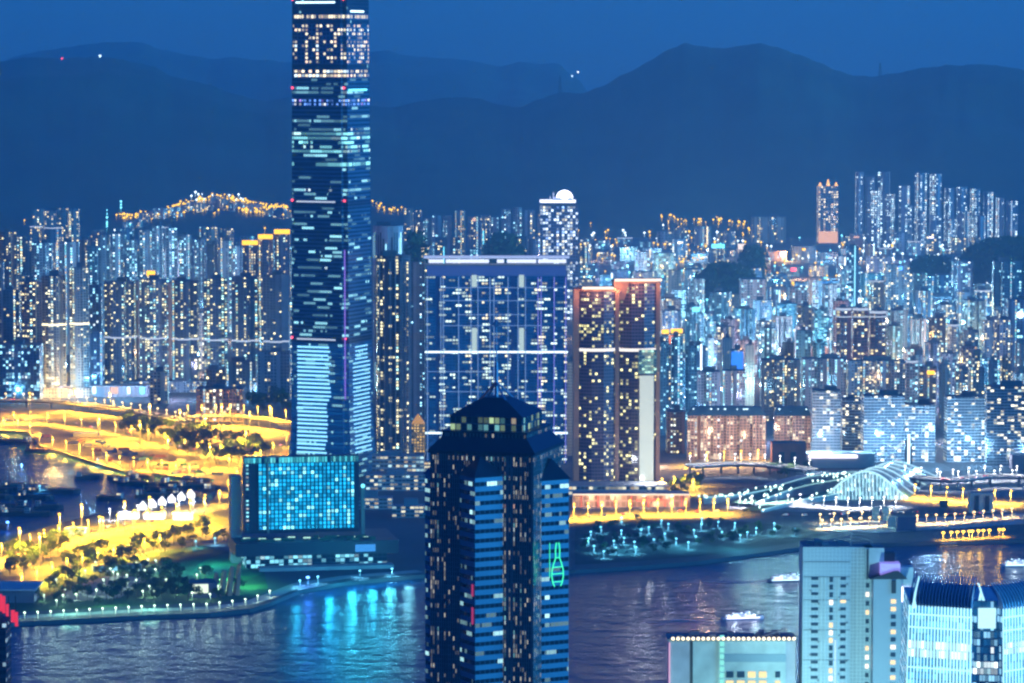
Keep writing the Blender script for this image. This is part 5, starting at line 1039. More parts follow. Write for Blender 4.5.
# the station: arched glass roof with bright ribs, terraces sweeping up to it
def station():
    r = thing('railway_station', 'railway station with glass wave roof, bright white ribs and lit sweeping terraces', 'railway station', (0, 0, 3))
    glassr = plain('station_roof_glass', (0.02, 0.06, 0.11), 0.2, noise=0.1); rib = plain('lit_white_rib', (0.7, 0.72, 0.7), 0.5, emit=(0.55, 0.92, 0.95), es=0.7)  # light on the ribs put into their emission
    fac = facade('station_front_glass', (0.4, 0.5, 0.5), (0.1, 0.2, 0.2), 0.85, [((0.45, 0.9, 0.95), 50), ((0.8, 1.0, 0.95), 50)], 1.25, mu=(0.16, 0.84), mv=(0.08, 0.94), colb=0.4, rowb=0.2)
    def arch(k):  # k from 0 (front) to 5 (back)
        D = 3335 + 34 * k; dep = D * cP + 415 * sP; pts = []
        xa, xb, ap, hh = 824 + 9 * k, 908 + 6 * k, 0.50 - 0.03 * k, 25.5 - 2.1 * k
        for i in range(25):
            s = i / 24; u = s / ap * 0.5 if s < ap else 0.5 + (s - ap) / (1 - ap) * 0.5
            z = hh * (math.sin(math.pi * u) ** (1.05 if s < ap else 1.25)) + 1
            pts.append(Vector(((xa + (xb - xa) * s - 512) / F * dep, D, z)))
        return pts
    A = [arch(k) for k in range(6)]
    for k in range(5):
        g = MB()
        for i in range(24): g.face([A[k][i], A[k][i + 1], A[k + 1][i + 1], A[k + 1][i]])
        g.build('roof_glass', glassr, r, smooth=True)
    for k in range(6):
        b = MB()
        for i in range(24): b.bar(A[k][i] + Vector((0, 0, .4)), A[k][i + 1] + Vector((0, 0, .4)), 1.0 if k in (0, 2, 4) else 0.55, n=6)
        b.build('roof_rib', rib, r)
    fr = MB(); us = 0
    for i in range(24):
        a, b = A[0][i], A[0][i + 1]; lean = Vector((0, -7, 0))
        fr.face([(a.x, a.y - 6, 0), (b.x, b.y - 6, 0), b, a], [(i * 2, 0), (i * 2 + 2, 0), (i * 2 + 2, max(1, b.z / 4)), (i * 2, max(1, a.z / 4))])
    fr.build('front_glazing', fac, r)
    for i in range(2, 24, 1): MB().bar((A[0][i].x, A[0][i].y - 6.5, 0), (A[0][i].x, A[0][i].y - 1, A[0][i].z), 0.45, n=5).build('front_rib', rib, r)
    lawn2 = plain('terrace_planting', (0.10, 0.20, 0.12), 0.9, noise=0.5, nscale=0.1)
    terr = [([(742, 503), (770, 492), (800, 484), (835, 478), (862, 474)], 4, 13, 13, lawn2), ([(752, 510), (790, 500), (825, 494), (846, 488), (858, 480)], 2, 9, 10, lawn2), ([(765, 487), (800, 477), (830, 473), (858, 471)], 6, 11, 9, pale_conc), ([(700, 497), (735, 494), (775, 486)], 6, 7, 9, lawn2)]
    for pts, za, zb, half, m_ in terr:
        sp = smooth(pts); n = len(sp); P = [G(x, y, 3 + za + (zb - za) * i / (n - 1)) - Vector((0, 0, 3)) for i, (x, y) in enumerate(sp)]; mb = MB(); wl = MB(); wk = MB()
        Q = []
        for i, p in enumerate(P):
            t = P[min(i + 1, n - 1)] - P[max(i - 1, 0)]; t.z = 0; t.normalize(); nn = Vector((-t.y, t.x, 0)) * half; Q.append((p + nn, p - nn))
        for i in range(n - 1):
            (a, b), (c, d_) = Q[i], Q[i + 1]; mb.face([b, d_, c, a]); wl.face([(b.x, b.y, 0), (d_.x, d_.y, 0), d_, b]); wk.face([(c.x, c.y, 0), (a.x, a.y, 0), a, c])
        mb.build('terrace', m_, r); wl.build('terrace_wall', pale_conc, r); wk.build('terrace_wall', pale_conc, r)
        e = MB()
        for i in range(n - 1): e.bar(Q[i][1] + Vector((0, 0, .5)), Q[i + 1][1] + Vector((0, 0, .5)), 0.45, n=5)
        e.build('terrace_edge_light', plain('terrace_edge', (0.6, 0.65, 0.6), 0.5, emit=(0.5, 0.95, 0.85), es=0.55), r)
    q = random.Random(9)
    for k in range(80):
        pts, za, zb, half, m_ = terr[q.randrange(4)]; s = q.random() * (len(pts) - 1.01); i = int(s); f = s - i
        p = G(pts[i][0] + (pts[i + 1][0] - pts[i][0]) * f, pts[i][1] + (pts[i + 1][1] - pts[i][1]) * f, 3 + za + (zb - za) * s / (len(pts) - 1) + 1.5) - Vector((0, 0, 3)); p += Vector((q.uniform(-half, half), q.uniform(-half, half), 0))
        MB().bar(p - Vector((0, 0, 1.5)), p, 0.2, n=4).ball(p, 0.9, 6, 4).build('terrace_lamp', glow('terrace_lamp_light', (0.65, 1.0, 0.9), 2.6), r)
    for k in range(7): 
        l = bpy.data.lights.new('terrace_light', 'POINT'); l.energy = 5000; l.color = (0.4, 0.95, 0.9); l.shadow_soft_size = 1; o = bpy.data.objects.new('terrace_light', l); C.objects.link(o); o.parent = r; p = G(750 + 17 * k, 497 - 2.2 * k, 40); o.location = p - Vector((0, 0, 3))
    MB().box((G(830, 470).x), 3600, 0, 95, 30, 15, top=0).build('rear_hall', pale_conc, r)
    MB().box((G(834, 470).x), 3584, 11, 50, 1, 3.2).build('rear_hall_light', glow('rear_hall_white', (0.95, 0.85, 1.0), 2.0), r)
station()
l = bpy.data.lights.new('flood_light', 'POINT'); l.energy = 9000; l.color = (0.9, 0.95, 1.0); l.shadow_soft_size = 2; o = bpy.data.objects.new('flood_light', l); C.objects.link(o); o.location = W(648, 474, 3380)

# low buildings of the shore
def block(name, label, cat, x0, x1, yb, yt, d, mats, rz=0.0, group=None, cw=4, ch=4):
    g0 = G((x0 + x1) / 2, yb); dep = g0.y * cP + (EYE - 3) * sP; w = (x1 - x0) / F * dep; h = zof(yt, g0.y) - 3
    r = thing(name, label, cat, (g0.x, g0.y + d / 2, 3), rz, group); r['w'] = w; r['h'] = h; r['d'] = d
    MB().prism(rect(w, d), 0, h, cw, ch).build('wall', mats, r); return r
t = block('toll_hall', 'long low hall with orange-lit columns and red frame, below brown pair', 'building', 573, 690, 507, 494, 26, [facade('orange_lit_hall', (0.5, 0.3, 0.2), (0.2, 0.1, 0.05), 0.55, [((1.0, 0.55, 0.25), 60), ((1.0, 0.78, 0.5), 40)], 1.5, mu=(0.1, 0.9), mv=(0.1, 0.8), colb=0.6), greyroof], cw=5, ch=5.5)
redm = plain('red_painted_frame', (0.6, 0.10, 0.04), 0.6)
for x in (-40, -15, 12, 38):
    l = bpy.data.lights.new('hall_fill', 'SPOT'); l.energy = 5000; l.color = (1.0, 0.7, 0.45); l.spot_size = R(120); o = bpy.data.objects.new('hall_fill', l); C.objects.link(o); o.parent = t; o.location = (x, -30, 9); o.rotation_euler = (R(80), 0, 0)  # spots added without fixtures, to brighten the hall front
for k in range(7): MB().box(-t['w'] / 2 + t['w'] * (k + .5) / 7, -13.4, 0, 1.2, 0.8, t['h']).build('red_column', redm, t)
MB().box(t['w'] * 0.18, -13.8, t['h'] * 0.45, t['w'] * 0.28, 0.7, 2.2).build('red_beam', redm, t); MB().box(0, -13.6, t['h'] - 1.2, t['w'], 0.8, 1.4).build('roof_edge_light', glow('hall_edge_light', (1.0, 0.75, 0.5), 0.9), t)
t = block('mall_podium', 'pale podium with white-lit storeys at the foot of the brown pair', 'building', 568, 668, 496, 486, 40, [pod_m, greyroof])
t = block('vent_block', 'pale twin ventilation tower with two dark slots, on east promenade', 'building', 970, 993, 513, 493, 14, [pale_conc, greyroof])
for s in (-0.22, 0.24): MB().box(s * t['w'], -7.2, 1.5, 4.2, 0.6, t['h'] - 4).build('dark_slot', steel, t)
block('shore_kiosk', 'dark-blue square block on promenade edge in front of station', 'building', 897, 916, 531, 517, 12, [plain('dark_blue_panel', (0.05, 0.09, 0.16), 0.5), darkroof])
for x, lb in ((876, 'left'), (886, 'right')): block('vent_shaft', f'small grey ventilation shaft on promenade, {lb} of two below the glass station front', 'building', x - 3.5, x + 3.5, 521, 507, 7, [greyroof, darkroof])
block('shore_hut', 'pale low hut between two vent shafts and dark-blue block', 'building', 888, 897, 527, 517, 8, [pale_conc, greyroof])
block('shore_hut', 'small dark hut on road right of the station', 'building', 940, 948, 508, 501, 6, [steel, darkroof])
t = block('pink_block', 'pinkish low block at frame edge below the banded slabs', 'building', 1012, 1040, 470, 455, 20, [plain('pink_wall', (0.5, 0.25, 0.22), 0.8), greyroof])
t = block('shop_row', 'long low mall with white and red lit signs above the viaduct', 'building', 52, 148, 397, 386, 30, [plain('mall_wall', (0.42, 0.36, 0.38), 0.8, noise=0.2), greyroof])
for s, c, w_ in ((-0.22, 'red', 9), (-0.06, 'cool', 4), (0.3, 'cool', 3.5), (-0.42, 'white', 8), (0.44, 'cyan', 6), (0.15, 'peach', 10)): MB().box(s * t['w'], -15.5, t['h'] * 0.3, w_, 0.8, t['h'] * 0.6).build('lit_sign', W_[c], t)
t = block('market_hall', 'cream-lit low hall between dark estate and golden trees', 'building', 155, 205, 392, 383, 22, [facade('cream_lit_hall', (0.5, 0.42, 0.35), (0.3, 0.25, 0.2), 0.7, WARM, 0.8, mu=(.1, .9), mv=(.2, .9)), greyroof])
# festival hall in the park, white roof pavilion, tents
t = block('performance_hall', 'dark angular hall with slanted copper fins in the waterfront park', 'building', 189, 214, 598, 583, 22, [plain('dark_blue_metal', (0.05, 0.06, 0.12), 0.5), darkroof], rz=R(12))
MB().box(-3, -11.6, 4, 12, 0.6, 7).build('lit_window_wall', glow('hall_window', (0.8, 0.95, 0.7), 0.9), t)
cop = plain('copper_panel', (0.40, 0.24, 0.14), 0.5, 0.2)
for i, (x, h) in enumerate(((15, 19), (21, 22), (27, 24), (9, 17))): MB().prism(rect(3.6, 18, x, 3 + i), 0, h, plan2=rect(1.5, 10, x + 3.2, 4 + i), top=0).build('copper_fin', cop, t)
t = block('roof_pavilion', 'pavilion with broad slanted white roof, left end of the park', 'pavilion', -12, 34, 603, 590, 34, [plain('pavilion_grey', (0.2, 0.2, 0.24), 0.8), greyroof])  # pavilion walls in one plain grey
MB().prism(rect(t['w'] * 1.12, 44), t['h'], t['h'] + 1.2, top=0, bottom=True).build('roof', plain('pale_roof', (0.55, 0.5, 0.52), 0.7), t)
for k in range(6):
    p = G(143 + k * 9.6, 509.5 - k * 2.4); tt = thing('tent', f'glowing white peaked tent, {ORD[k+1]} from left in the row by golden field', 'tent', p, R(10), 'glowing white tents')
    MB().prism(rect(7.0, 7.0), 0, 3.4, top=None).build('tent_wall', glow('tent_fabric', (0.95, 0.97, 1.0), 1.7), tt); MB().prism(rect(7.6, 7.6), 3.4, 8.0, plan2=rect(0.4, 0.4), top=0).build('tent_roof', glow('tent_fabric', (0.95, 0.97, 1.0), 1.7), tt)
for x0, x1, yb, lb in ((118, 138, 519, 'leftmost'), (144, 164, 519.5, 'middle'), (173, 192, 520, 'rightmost')):
    t = block('lit_pavilion', f'low white-lit pavilion in front of tents, {lb} of three', 'pavilion', x0, x1, yb, yb - 5.5, 9, [glow('pavilion_light', (0.9, 0.97, 1.0), 1.9), whitewall], group='lit pavilions before the tents')
    MB().prism(rect(t['w'] * 1.1, 11), t['h'], t['h'] + 0.8, top=0, bottom=True).build('roof', whitewall, t)
t = block('canopy_shelter', 'small blue-white lit canopy at left edge of the golden field', 'shelter', 66, 85, 534, 529, 8, [glow('canopy_light', (0.6, 0.9, 1.0), 1.5), whitewall])
MB().prism(rect(t['w'] * 1.15, 10), t['h'], t['h'] + 0.7, top=0, bottom=True).build('roof', whitewall, t)
t = block('white_canopy', 'low white canopy roof on golden land just above the boats', 'shelter', 73, 98, 437, 433, 12, [plain('dim_grey', (0.3, 0.3, 0.3), 0.8), whitewall])
block('glass_pavilion', 'long blue-lit glass pavilion on path left of museum', 'pavilion', 92, 140, 571, 565, 10, [facade('blue_pavilion_glass', (0.3, 0.4, 0.45), (0.1, 0.2, 0.3), 0.8, [((0.3, 0.75, 1.0), 60), ((0.8, 0.95, 1.0), 40)], 1.0, mu=(.05, .95), mv=(.1, .9)), greyroof], rz=R(14))

# jetty with orange lamps
J = [G(938, 542, 2.2), G(1060, 535, 2.2)]; r = thing('jetty', 'long low jetty with orange lamps, reflected in harbour', 'jetty', (0, 0, 0)); dd = (J[1] - J[0]).normalized(); nn = Vector((-dd.y, dd.x, 0)) * 6
MB().face([J[0] - nn, J[1] - nn, J[1] + nn, J[0] + nn]).face([J[0] - nn - Vector((0, 0, 1.4)), J[1] - nn - Vector((0, 0, 1.4)), J[1] - nn, J[0] - nn]).build('deck', concrete, r)
for k in range(9): p = J[0].lerp(J[1], (k + .5) / 9) - nn * 0.9; MB().bar((p.x, p.y, -2), (p.x, p.y, 1.2), 0.8, n=8).build('pile', steel, r)
for x in (945, 961, 970, 980, 1000):
    l = bpy.data.lights.new('jetty_light', 'POINT'); l.energy = 420; l.color = SODIUM; l.shadow_soft_size = .8; o = bpy.data.objects.new('jetty_light', l); C.objects.link(o); o.location = G(x, 543, 6)
for x in (943, 951, 957, 963, 969, 972, 978, 983, 989, 999, 1003): lamp('jetty', G(x, 541 - (x - 938) * 0.057, 2.2), 'orange lamp on the long low jetty', 'jetty lamps')

# cars on the roads, containers and huts on the golden land
def make_car(col, seed):
    t = thing('car', 'car', 'car', (0, 0, -500)); pm = plain('car_paint_' + seed, col, 0.3)
    b = MB().prism([(-2.2, -.9), (2.2, -.9), (2.3, 0), (2.2, .9), (-2.2, .9)], 0.35, 1.0, plan2=[(-2.1, -.85), (2.1, -.85), (2.2, 0), (2.1, .85), (-2.1, .85)], top=0); b.prism(rect(2.6, 1.6, -.2, 0), 1.0, 1.5, plan2=rect(1.8, 1.4, -.25, 0), top=0); b.build('body', pm, t)
    for x in (-1.35, 1.35):
        for y in (-.85, .85): MB().bar((x, y - .1, .33), (x, y + .1, .33), .33, n=10).build('wheel', steel, t)
    for y in (-.6, .6): MB().box(2.28, y, .6, .15, .4, .22).build('headlight', glow('headlight', (1.0, 0.95, 0.8), 9), t); MB().box(-2.25, y, .65, .12, .4, .2).build('tail_light', glow('tail_light', (1.0, .05, .03), 5), t)
    return [t, False]
CARS = [make_car((.5, .5, .52), 'silver'), make_car((.04, .04, .05), 'black'), make_car((.35, .03, .03), 'red')]
def cars(pts, n, z, group, label):
    P = along(smooth(pts), 1.0)
    for _ in range(n):
        i = rr.randrange(2, len(P) - 3); p, q = G(*P[i], z), G(*P[i + 2], z); d_ = (q - p).normalized(); sg = rr.choice((-1, 1)); loc = p + Vector((d_.y, -d_.x, 0)) * 3.2 * sg; a = math.atan2(d_.y, d_.x) + (0 if sg > 0 else math.pi); k = rr.randrange(3); t = CARS[k]
        if not t[1]: t[1] = True; t[0].location = loc; t[0].rotation_euler.z = a; t[0]['label'] = label; t[0]['group'] = group
        else: dup(t[0], loc, a, label, group=group)
cars([(-20, 400), (40, 401), (90, 405), (140, 412), (186, 421)], 14, 11.05, 'cars on the golden viaduct', 'car with lit lamps on the long golden viaduct')
cars([(-20, 422), (40, 420), (110, 430), (180, 446), (236, 468)], 12, 3.6, 'cars on the basin road', 'car with lit lamps on the road above boat basin')
cars([(286, 444), (262, 458), (232, 482), (222, 500), (170, 517), (60, 537), (-20, 560)], 16, 3.6, 'cars on the museum road', 'car with lit lamps on the curving road beside museum')
cars([(570, 518), (640, 513), (720, 512), (800, 516), (880, 512), (960, 514), (1030, 509)], 18, 3.6, 'cars on the shore road', 'car with lit lamps on shore road below the station')
cars([(910, 476), (950, 480), (990, 476), (1040, 477)], 8, 12.05, 'cars on viaduct right of station', 'car with lit lamps on curved viaduct right of station')
cont = [plain('container_' + n, c, 0.6, noise=0.1, nscale=0.5) for n, c in (('blue', (.04, .10, .25)), ('rust', (.28, .09, .05)), ('green', (.05, .18, .10)), ('grey', (.35, .35, .34)))]
def make_cont(m):
    t = thing('container', 'container', 'container', (0, 0, -500)); MB().box(0, 0, 0, 12, 2.5, 2.6).build('body', m, t); b = MB()
    for k in range(20): b.box(-5.7 + k * .6, -1.3, .1, .25, .08, 2.4)
    b.build('corrugated_side', m, t); return [t, False]
CONT = [make_cont(m) for m in cont]
YARD = [(130, 452), (180, 460), (222, 474), (215, 486), (160, 472), (100, 462), (70, 444), (40, 436), (100, 440)]
for p in scatter(YARD, 44, rr, 6):
    k = rr.randrange(4); t = CONT[k]; lb = ('blue', 'rust-red', 'green', 'grey')[k] + ' container on the cluttered quay of the boat basin'; g_ = lb.split()[0] + ' containers on the basin quay'
    if not t[1]: t[1] = True; t[0].location = G(*p); t[0]['label'] = lb; t[0]['group'] = g_; t[0].rotation_euler.z = rr.random() * 3
    else: dup(t[0], G(*p), rr.random() * 3, lb, group=g_)
for p in along([(-10, 430), (28, 434), (40, 448), (62, 454), (92, 463), (120, 471), (160, 475), (200, 481)], 14): lamp('sodium', (p[0], p[1] - 2), 'sodium lamp on the north quay of boat basin', 'sodium lamps on the basin quay')

# ------------------------------------------------------------------ boats
def hull(mb, L, B, H, bow=0.28, m=0, sheer=0.5):
    st = [(-L / 2, .85), (-L / 2 + L * .1, 1), (L / 2 - L * bow, 1), (L / 2 - L * bow * .4, .6), (L / 2, 0.05)]
    for (x0, w0), (x1, w1) in zip(st, st[1:]):
        s0, s1 = sheer * max(0, x0 / L * 2) ** 2 * H, sheer * max(0, x1 / L * 2) ** 2 * H
        for sg in (1, -1):
            q = [(x0, sg * B / 2 * w0 * .75, -0.4), (x1, sg * B / 2 * w1 * .75, -0.4), (x1, sg * B / 2 * w1, H + s1), (x0, sg * B / 2 * w0, H + s0)]; mb.face(q if sg < 0 else q[::-1], None, m)
        mb.face([(x0, -B / 2 * w0, H + s0), (x1, -B / 2 * w1, H + s1), (x1, B / 2 * w1, H + s1), (x0, B / 2 * w0, H + s0)], None, m)
    mb.face([(-L / 2, B / 2 * .85, H), (-L / 2, -B / 2 * .85, H), (-L / 2, -B / 2 * .64, -.4), (-L / 2, B / 2 * .64, -.4)], None, m); return mb
hullw = plain('white_hull', (0.65, 0.68, 0.72), 0.4); hulld = plain('dark_hull', (0.06, 0.055, 0.06), 0.7); rust = plain('rusty_deck', (0.20, 0.10, 0.06), 0.85, noise=0.4, nscale=0.3); navy = plain('navy_hull', (0.03, 0.06, 0.14), 0.4)
def ferry(px, label, L, rz, hm, lit, dots):
    p = G(px[0], px[1], 0); r = thing('ferry', label, 'ferry', p, rz)
    hull(MB(), L, L * .22, L * .05).build('hull', hm, r)
    MB().prism(rect(L * .66, L * .19, -L * .06, 0), L * .05, L * .105, 2, 2).build('main_deck_cabin', [facade('ferry_cabin_' + lit, (0.7, 0.72, 0.75), (0.3, 0.35, 0.4), 0.95, [((0.9, 0.95, 1.0), 60), ((0.6, 0.85, 1.0), 40)], 1.9, mu=(.1, .9), mv=(.2, .9), colb=.1), whitewall], r)
    MB().prism(rect(L * .42, L * .15, -L * .04, 0), L * .105, L * .145, 2, 2, plan2=rect(L * .36, L * .13, -L * .05, 0)).build('upper_deck_cabin', [plain('upper_cabin', (0.6, 0.6, 0.66), 0.5), whitewall], r)
    MB().prism(rect(L * .1, L * .1, L * .1, 0), L * .145, L * .185).build('wheelhouse', [whitewall, whitewall], r); MB().bar((-L * .05, 0, L * .145), (-L * .05, 0, L * .30), L * .006, L * .003).build('mast', steel, r)
    for k in range(dots): MB().ball((-L * .36 + L * .7 * k / max(1, dots - 1), -L * .08, L * (.16 if k % 2 else .12)), L * .013, 6, 4).build('deck_lamp', W_[lit], r)
    MB().box(-L * .02, -L * .111, L * .032, L * .8, .3, L * .016).build('hull_light_line', W_['lilac'] if lit == 'white' else W_['cool'], r)
    for k in (-0.25, 0.25):
        l = bpy.data.lights.new('deck_light', 'POINT'); l.energy = 350; l.color = (0.7, 0.85, 1); l.shadow_soft_size = .5; o = bpy.data.objects.new('deck_light', l); C.objects.link(o); o.parent = r; o.location = (L * k, -L * .2, L * .16)
    return r
ferry((743, 619), 'white ferry under way with lilac hull line, above the flat-roofed hotel', 33, R(12), hullw, 'white', 8)
ferry((789, 581), 'navy ferry dotted with blue-white deck lamps, left of the white hotel tower', 36, R(8), navy, 'cool', 12)
ferry((1024, 566), 'white ferry cut by the right frame edge beyond the finned tower', 40, R(5), hullw, 'cool', 10)
def barge(seed):
    q = random.Random(seed); L = q.uniform(26, 42); r = thing('barge', 'barge', 'barge', (0, 0, -500))
    hull(MB(), L, L * .3, 2.6, 0.15).build('hull', hulld, r); MB().box(L * .06, 0, 2.6, L * .55, L * .22, 1.4).build('cargo_bin', rust, r)
    h = MB(); h.prism(rect(L * .16, L * .2, -L * .36, 0), 2.6, 7.5, 2.5, 2.5); h.build('deckhouse', [facade('barge_house', (0.4, 0.4, 0.38), lit=0.25, pal=MIX, es=1.4), rust], r)
    if q.random() < .8:
        x = -L * .2; a = q.uniform(-.5, .5); m_ = MB().bar((x, -2.5, 2.6), (x, 0, 17), .3, .2).bar((x, 2.5, 2.6), (x, 0, 17), .3, .2); m_.build('mast_frame', rust, r)
        e = (x + L * .5 * math.cos(a), L * .3 * math.sin(a), q.uniform(14, 24)); MB().bar((x, 0, 4), e, .35, .2, 4).bar((x, 0, 17), e, .07, n=3).build('crane_boom', rust, r)
    return r
BPOLY = [(-10, 440), (28, 440), (60, 462), (100, 472), (160, 482), (215, 490), (200, 499), (150, 503), (110, 506), (60, 516), (20, 528), (-10, 536)]
protos = [[barge(s), False] for s in (1, 2, 3, 4, 5)]
bs = sorted(scatter([(-10, 490), (60, 478), (70, 508), (30, 520), (-10, 530)], 15, rr, 9) + scatter([(75, 468), (120, 474), (200, 484), (215, 490), (190, 498), (120, 488), (85, 478)], 12, rr, 9) + [(15, 443), (38, 452), (150, 497), (110, 500)], key=lambda p: p[0])
for i, p in enumerate(bs):
    t = protos[i % 5]; lb = f'dark crane barge moored in the basin, {ORD[i+1]} from left'; z = R(rr.choice((0, 15, -20, 80, 160)))
    if not t[1]: t[1] = True; t[0].location = G(p[0], p[1], 0); t[0]['label'] = lb; t[0]['group'] = 'barges moored in the basin'; t[0].rotation_euler.z = z
    else: dup(t[0], G(p[0], p[1], 0), z, lb, group='barges moored in the basin')
for p, k, lb in (((22, 472), 'bluespot', 'blue lamp glowing on moored boats, left in the basin'), ((98, 465), 'cyan', 'cyan lamp on the far quay of boat basin'), ((40, 492), 'cyan', 'cyan lamp glowing amid moored barges at far left'), ((8, 530), 'bluespot', 'blue lamp on the near quay at far left of basin')):
    lamp(k, G(p[0], p[1], 1.5), lb, None)

# ------------------------------------------------------------------ wooded hills in the city
def knoll(name, label, x0, x1, yt, D, dd, n, seed):
    q = random.Random(seed); dep = D * cP + 400 * sP; cx = ((x0 + x1) / 2 - 512) / F * dep; hw = (x1 - x0) / 2 / F * dep; h = zof(yt, D) - 3 - 5
    mb = MB(); g = {}
    for i in range(25):
        for j in range(13):
            u, v = -1 + i / 12, -1 + j / 6; k = max(0, 1 - (u * u) ** 1.3 - v * v); g[i, j] = (cx + u * hw, D + v * dd, 2.5 + h * k ** 0.6 * (0.88 + 0.12 * mnoise.noise(Vector((u * 4, v * 3, seed)))))
    for i in range(24):
        for j in range(12): mb.face([g[i, j], g[i + 1, j], g[i + 1, j + 1], g[i, j + 1]])
    struct(mb.build(name, wood_m, smooth=True)); c = MB()
    for k in range(n):
        u, v = q.uniform(-1, 1), q.uniform(-1, .6); kk = 1 - (u * u) ** 1.3 - v * v
        if kk <= 0.02: continue
        p = Vector((cx + u * hw, D + v * dd, 3 + h * kk ** 0.6 * 0.95))
        for _ in range(5):
            a = p + Vector((q.gauss(0, 4), q.gauss(0, 4), q.uniform(0, 9))); s = q.uniform(2, 4.5); w = Vector((q.gauss(0, 1), q.gauss(0, 1), q.gauss(0, .6))).normalized(); z = w.orthogonal().normalized(); c.face([a - w * s, a + z * s * .7, a + w * s, a - z * s * .7])
    o = c.build('woodland', leaf); tag(o, kind='stuff')
knoll('hill', '', 952, 1075, 236, 6500, 130, 900, 3)
knoll('hill', '', 402, 428, 228, 5200, 60, 260, 4)
knoll('hill', '', 478, 528, 231, 6300, 80, 300, 5)
knoll('hill', '', 738, 766, 244, 6450, 60, 220, 6)
knoll('hill', '', 690, 760, 262, 6050, 60, 300, 7)
knoll('hill', '', 905, 960, 256, 6480, 60, 240, 8)

# ------------------------------------------------------------------ the countless far street lamps
from mathutils.bvhtree import BVHTree
mo = bpy.data.objects['mountains']; bvh = BVHTree.FromPolygons([v.co for v in mo.data.vertices], [tuple(p.vertices) for p in mo.data.polygons])
def hit(px, py):
    v = (341.5 - py) / F; d_ = Vector(((px - 512) / F, cP + v * sP, -sP + v * cP)); h = bvh.ray_cast(Vector((0, 0, EYE)), d_)
    p = G(px, py) if v < 0.08 and py > 56 else None
    if h[0] is not None and (p is None or h[0].y < p.y): return h[0]
    return p
def far_lamps(name, pts, mat, r0, h):
    mb = MB()
    for x, y in pts:
        p = hit(x, y)
        if p is None: continue
        r = r0 * p.y / 5000 * rr.uniform(0.6, 1.25); b = Vector((p.x, p.y, p.z)); t = b + Vector((0, 0, h + r))
        mb.bar(b, t, 0.2, n=3)
        V = [t + Vector(o) * r for o in ((1, 0, 0), (0, 1, 0), (-1, 0, 0), (0, -1, 0), (0, 0, 1), (0, 0, -1))]
        for i in range(4): mb.face([V[i], V[(i + 1) % 4], V[4]]); mb.face([V[(i + 1) % 4], V[i], V[5]])
    o = mb.build(name, mat); tag(o, kind='stuff')
def jit(pts, a, b): return [(x + rr.gauss(0, a), y + rr.gauss(0, b)) for x, y in pts]
hs_line = [(118, 221), (140, 219), (158, 217), (172, 212), (188, 207), (205, 203), (220, 201), (245, 206), (262, 211), (288, 213)]
org = jit(along(hs_line, 1.0), 3, 1.3) + jit(along([(243, 214), (290, 214)], 0.6), 2, 2.6) + jit(along([(150, 221), (230, 213), (246, 216)], 5), 3, 2)
org += jit(along([(735, 275), (765, 283), (800, 290), (818, 293)], 2.2), 1.5, 1.0) + jit(along([(672, 268), (700, 262), (720, 258)], 2), 4, 2) + jit(along([(600, 240), (620, 248)], 2), 3, 3)
org += jit(along([(655, 247), (690, 254), (740, 236)], 2.5), 5, 3) + jit(along([(660, 222), (720, 226), (745, 228)], 2.5), 4, 2) + jit(along([(372, 208), (385, 212), (400, 216)], 2), 2, 2) + [(rr.uniform(575, 900), rr.uniform(225, 330)) for _ in range(240)] + [(rr.uniform(0, 290), rr.uniform(225, 390)) for _ in range(90)]
far_lamps('orange_street_lights', org, glow('far_sodium', (1.0, 0.56, 0.0), 2.0), 1.55, 9)
wht = [(rr.uniform(575, 1030), rr.triangular(225, 420, 250)) for _ in range(420)] + jit(along([(838, 281), (890, 279)], 3), 1, .6) + [(rr.uniform(190, 245), rr.uniform(196, 206)) for _ in range(16)] + [(rr.uniform(860, 1010), rr.uniform(240, 268)) for _ in range(60)]
far_lamps('white_street_lights', wht, glow('far_white', (0.7, 0.9, 1.0), 2.8), 1.7, 8)
far_lamps('cyan_street_lights', [(rr.uniform(575, 1030), rr.triangular(240, 440, 300)) for _ in range(260)] + [(rr.uniform(0, 290), rr.uniform(225, 390)) for _ in range(50)] + [(107, y) for y in (214, 218, 222, 226, 229, 231)] + [(121, y) for y in (206, 209, 212)], glow('far_cyan', (0.2, 0.8, 1.0), 2.6), 1.6, 8)
def ridge_light(px, py, Y, label, col):
    p = W(px, py, Y); t = thing('hill_beacon', label, 'beacon', (p.x, p.y, p.z - 22)); MB().bar((0, 0, 0), (0, 0, 22), 1.5, 0.8, 5).build('mast', steel, t); MB().ball((0, 0, 22), 2.6 if col == W_['red'] else 3.6, 8, 6).build('lamp', col, t)
ridge_light(100, 56, 9780, 'small cool white light on the crest of near left ridge', W_['cool']); ridge_light(578, 72, 14300, 'upper of two small lights on far ridge end', W_['white']); ridge_light(572, 76, 14300, 'lower of two small lights on far ridge end', W_['cool']); ridge_light(62, 58.5, 9700, 'tiny reddish light on the near left ridge', W_['red'])
for x, D, yt, lb in ((880, 9800, 63, 'thin lattice mast on the right ridge'), (560, 9800, 76, 'thin lattice mast on middle ridge saddle')):
    p = W(x, interp(RIDGE, x) + 3, D); h = zof(yt, D) - p.z; t = thing('radio_mast', lb, 'radio mast', p); b = MB()
    for s in ((-1, -1), (1, -1), (0, 1)): b.bar((s[0] * 5, s[1] * 5, 0), (s[0], s[1], h), 1.2, 0.7, 4)
    for k in range(8): z = h * k / 8; q_ = 5 - 4 * k / 8; b.bar((-q_, -q_, z), (q_, -q_, z + h / 8), .5, n=3)
    b.build('lattice', steel, t)

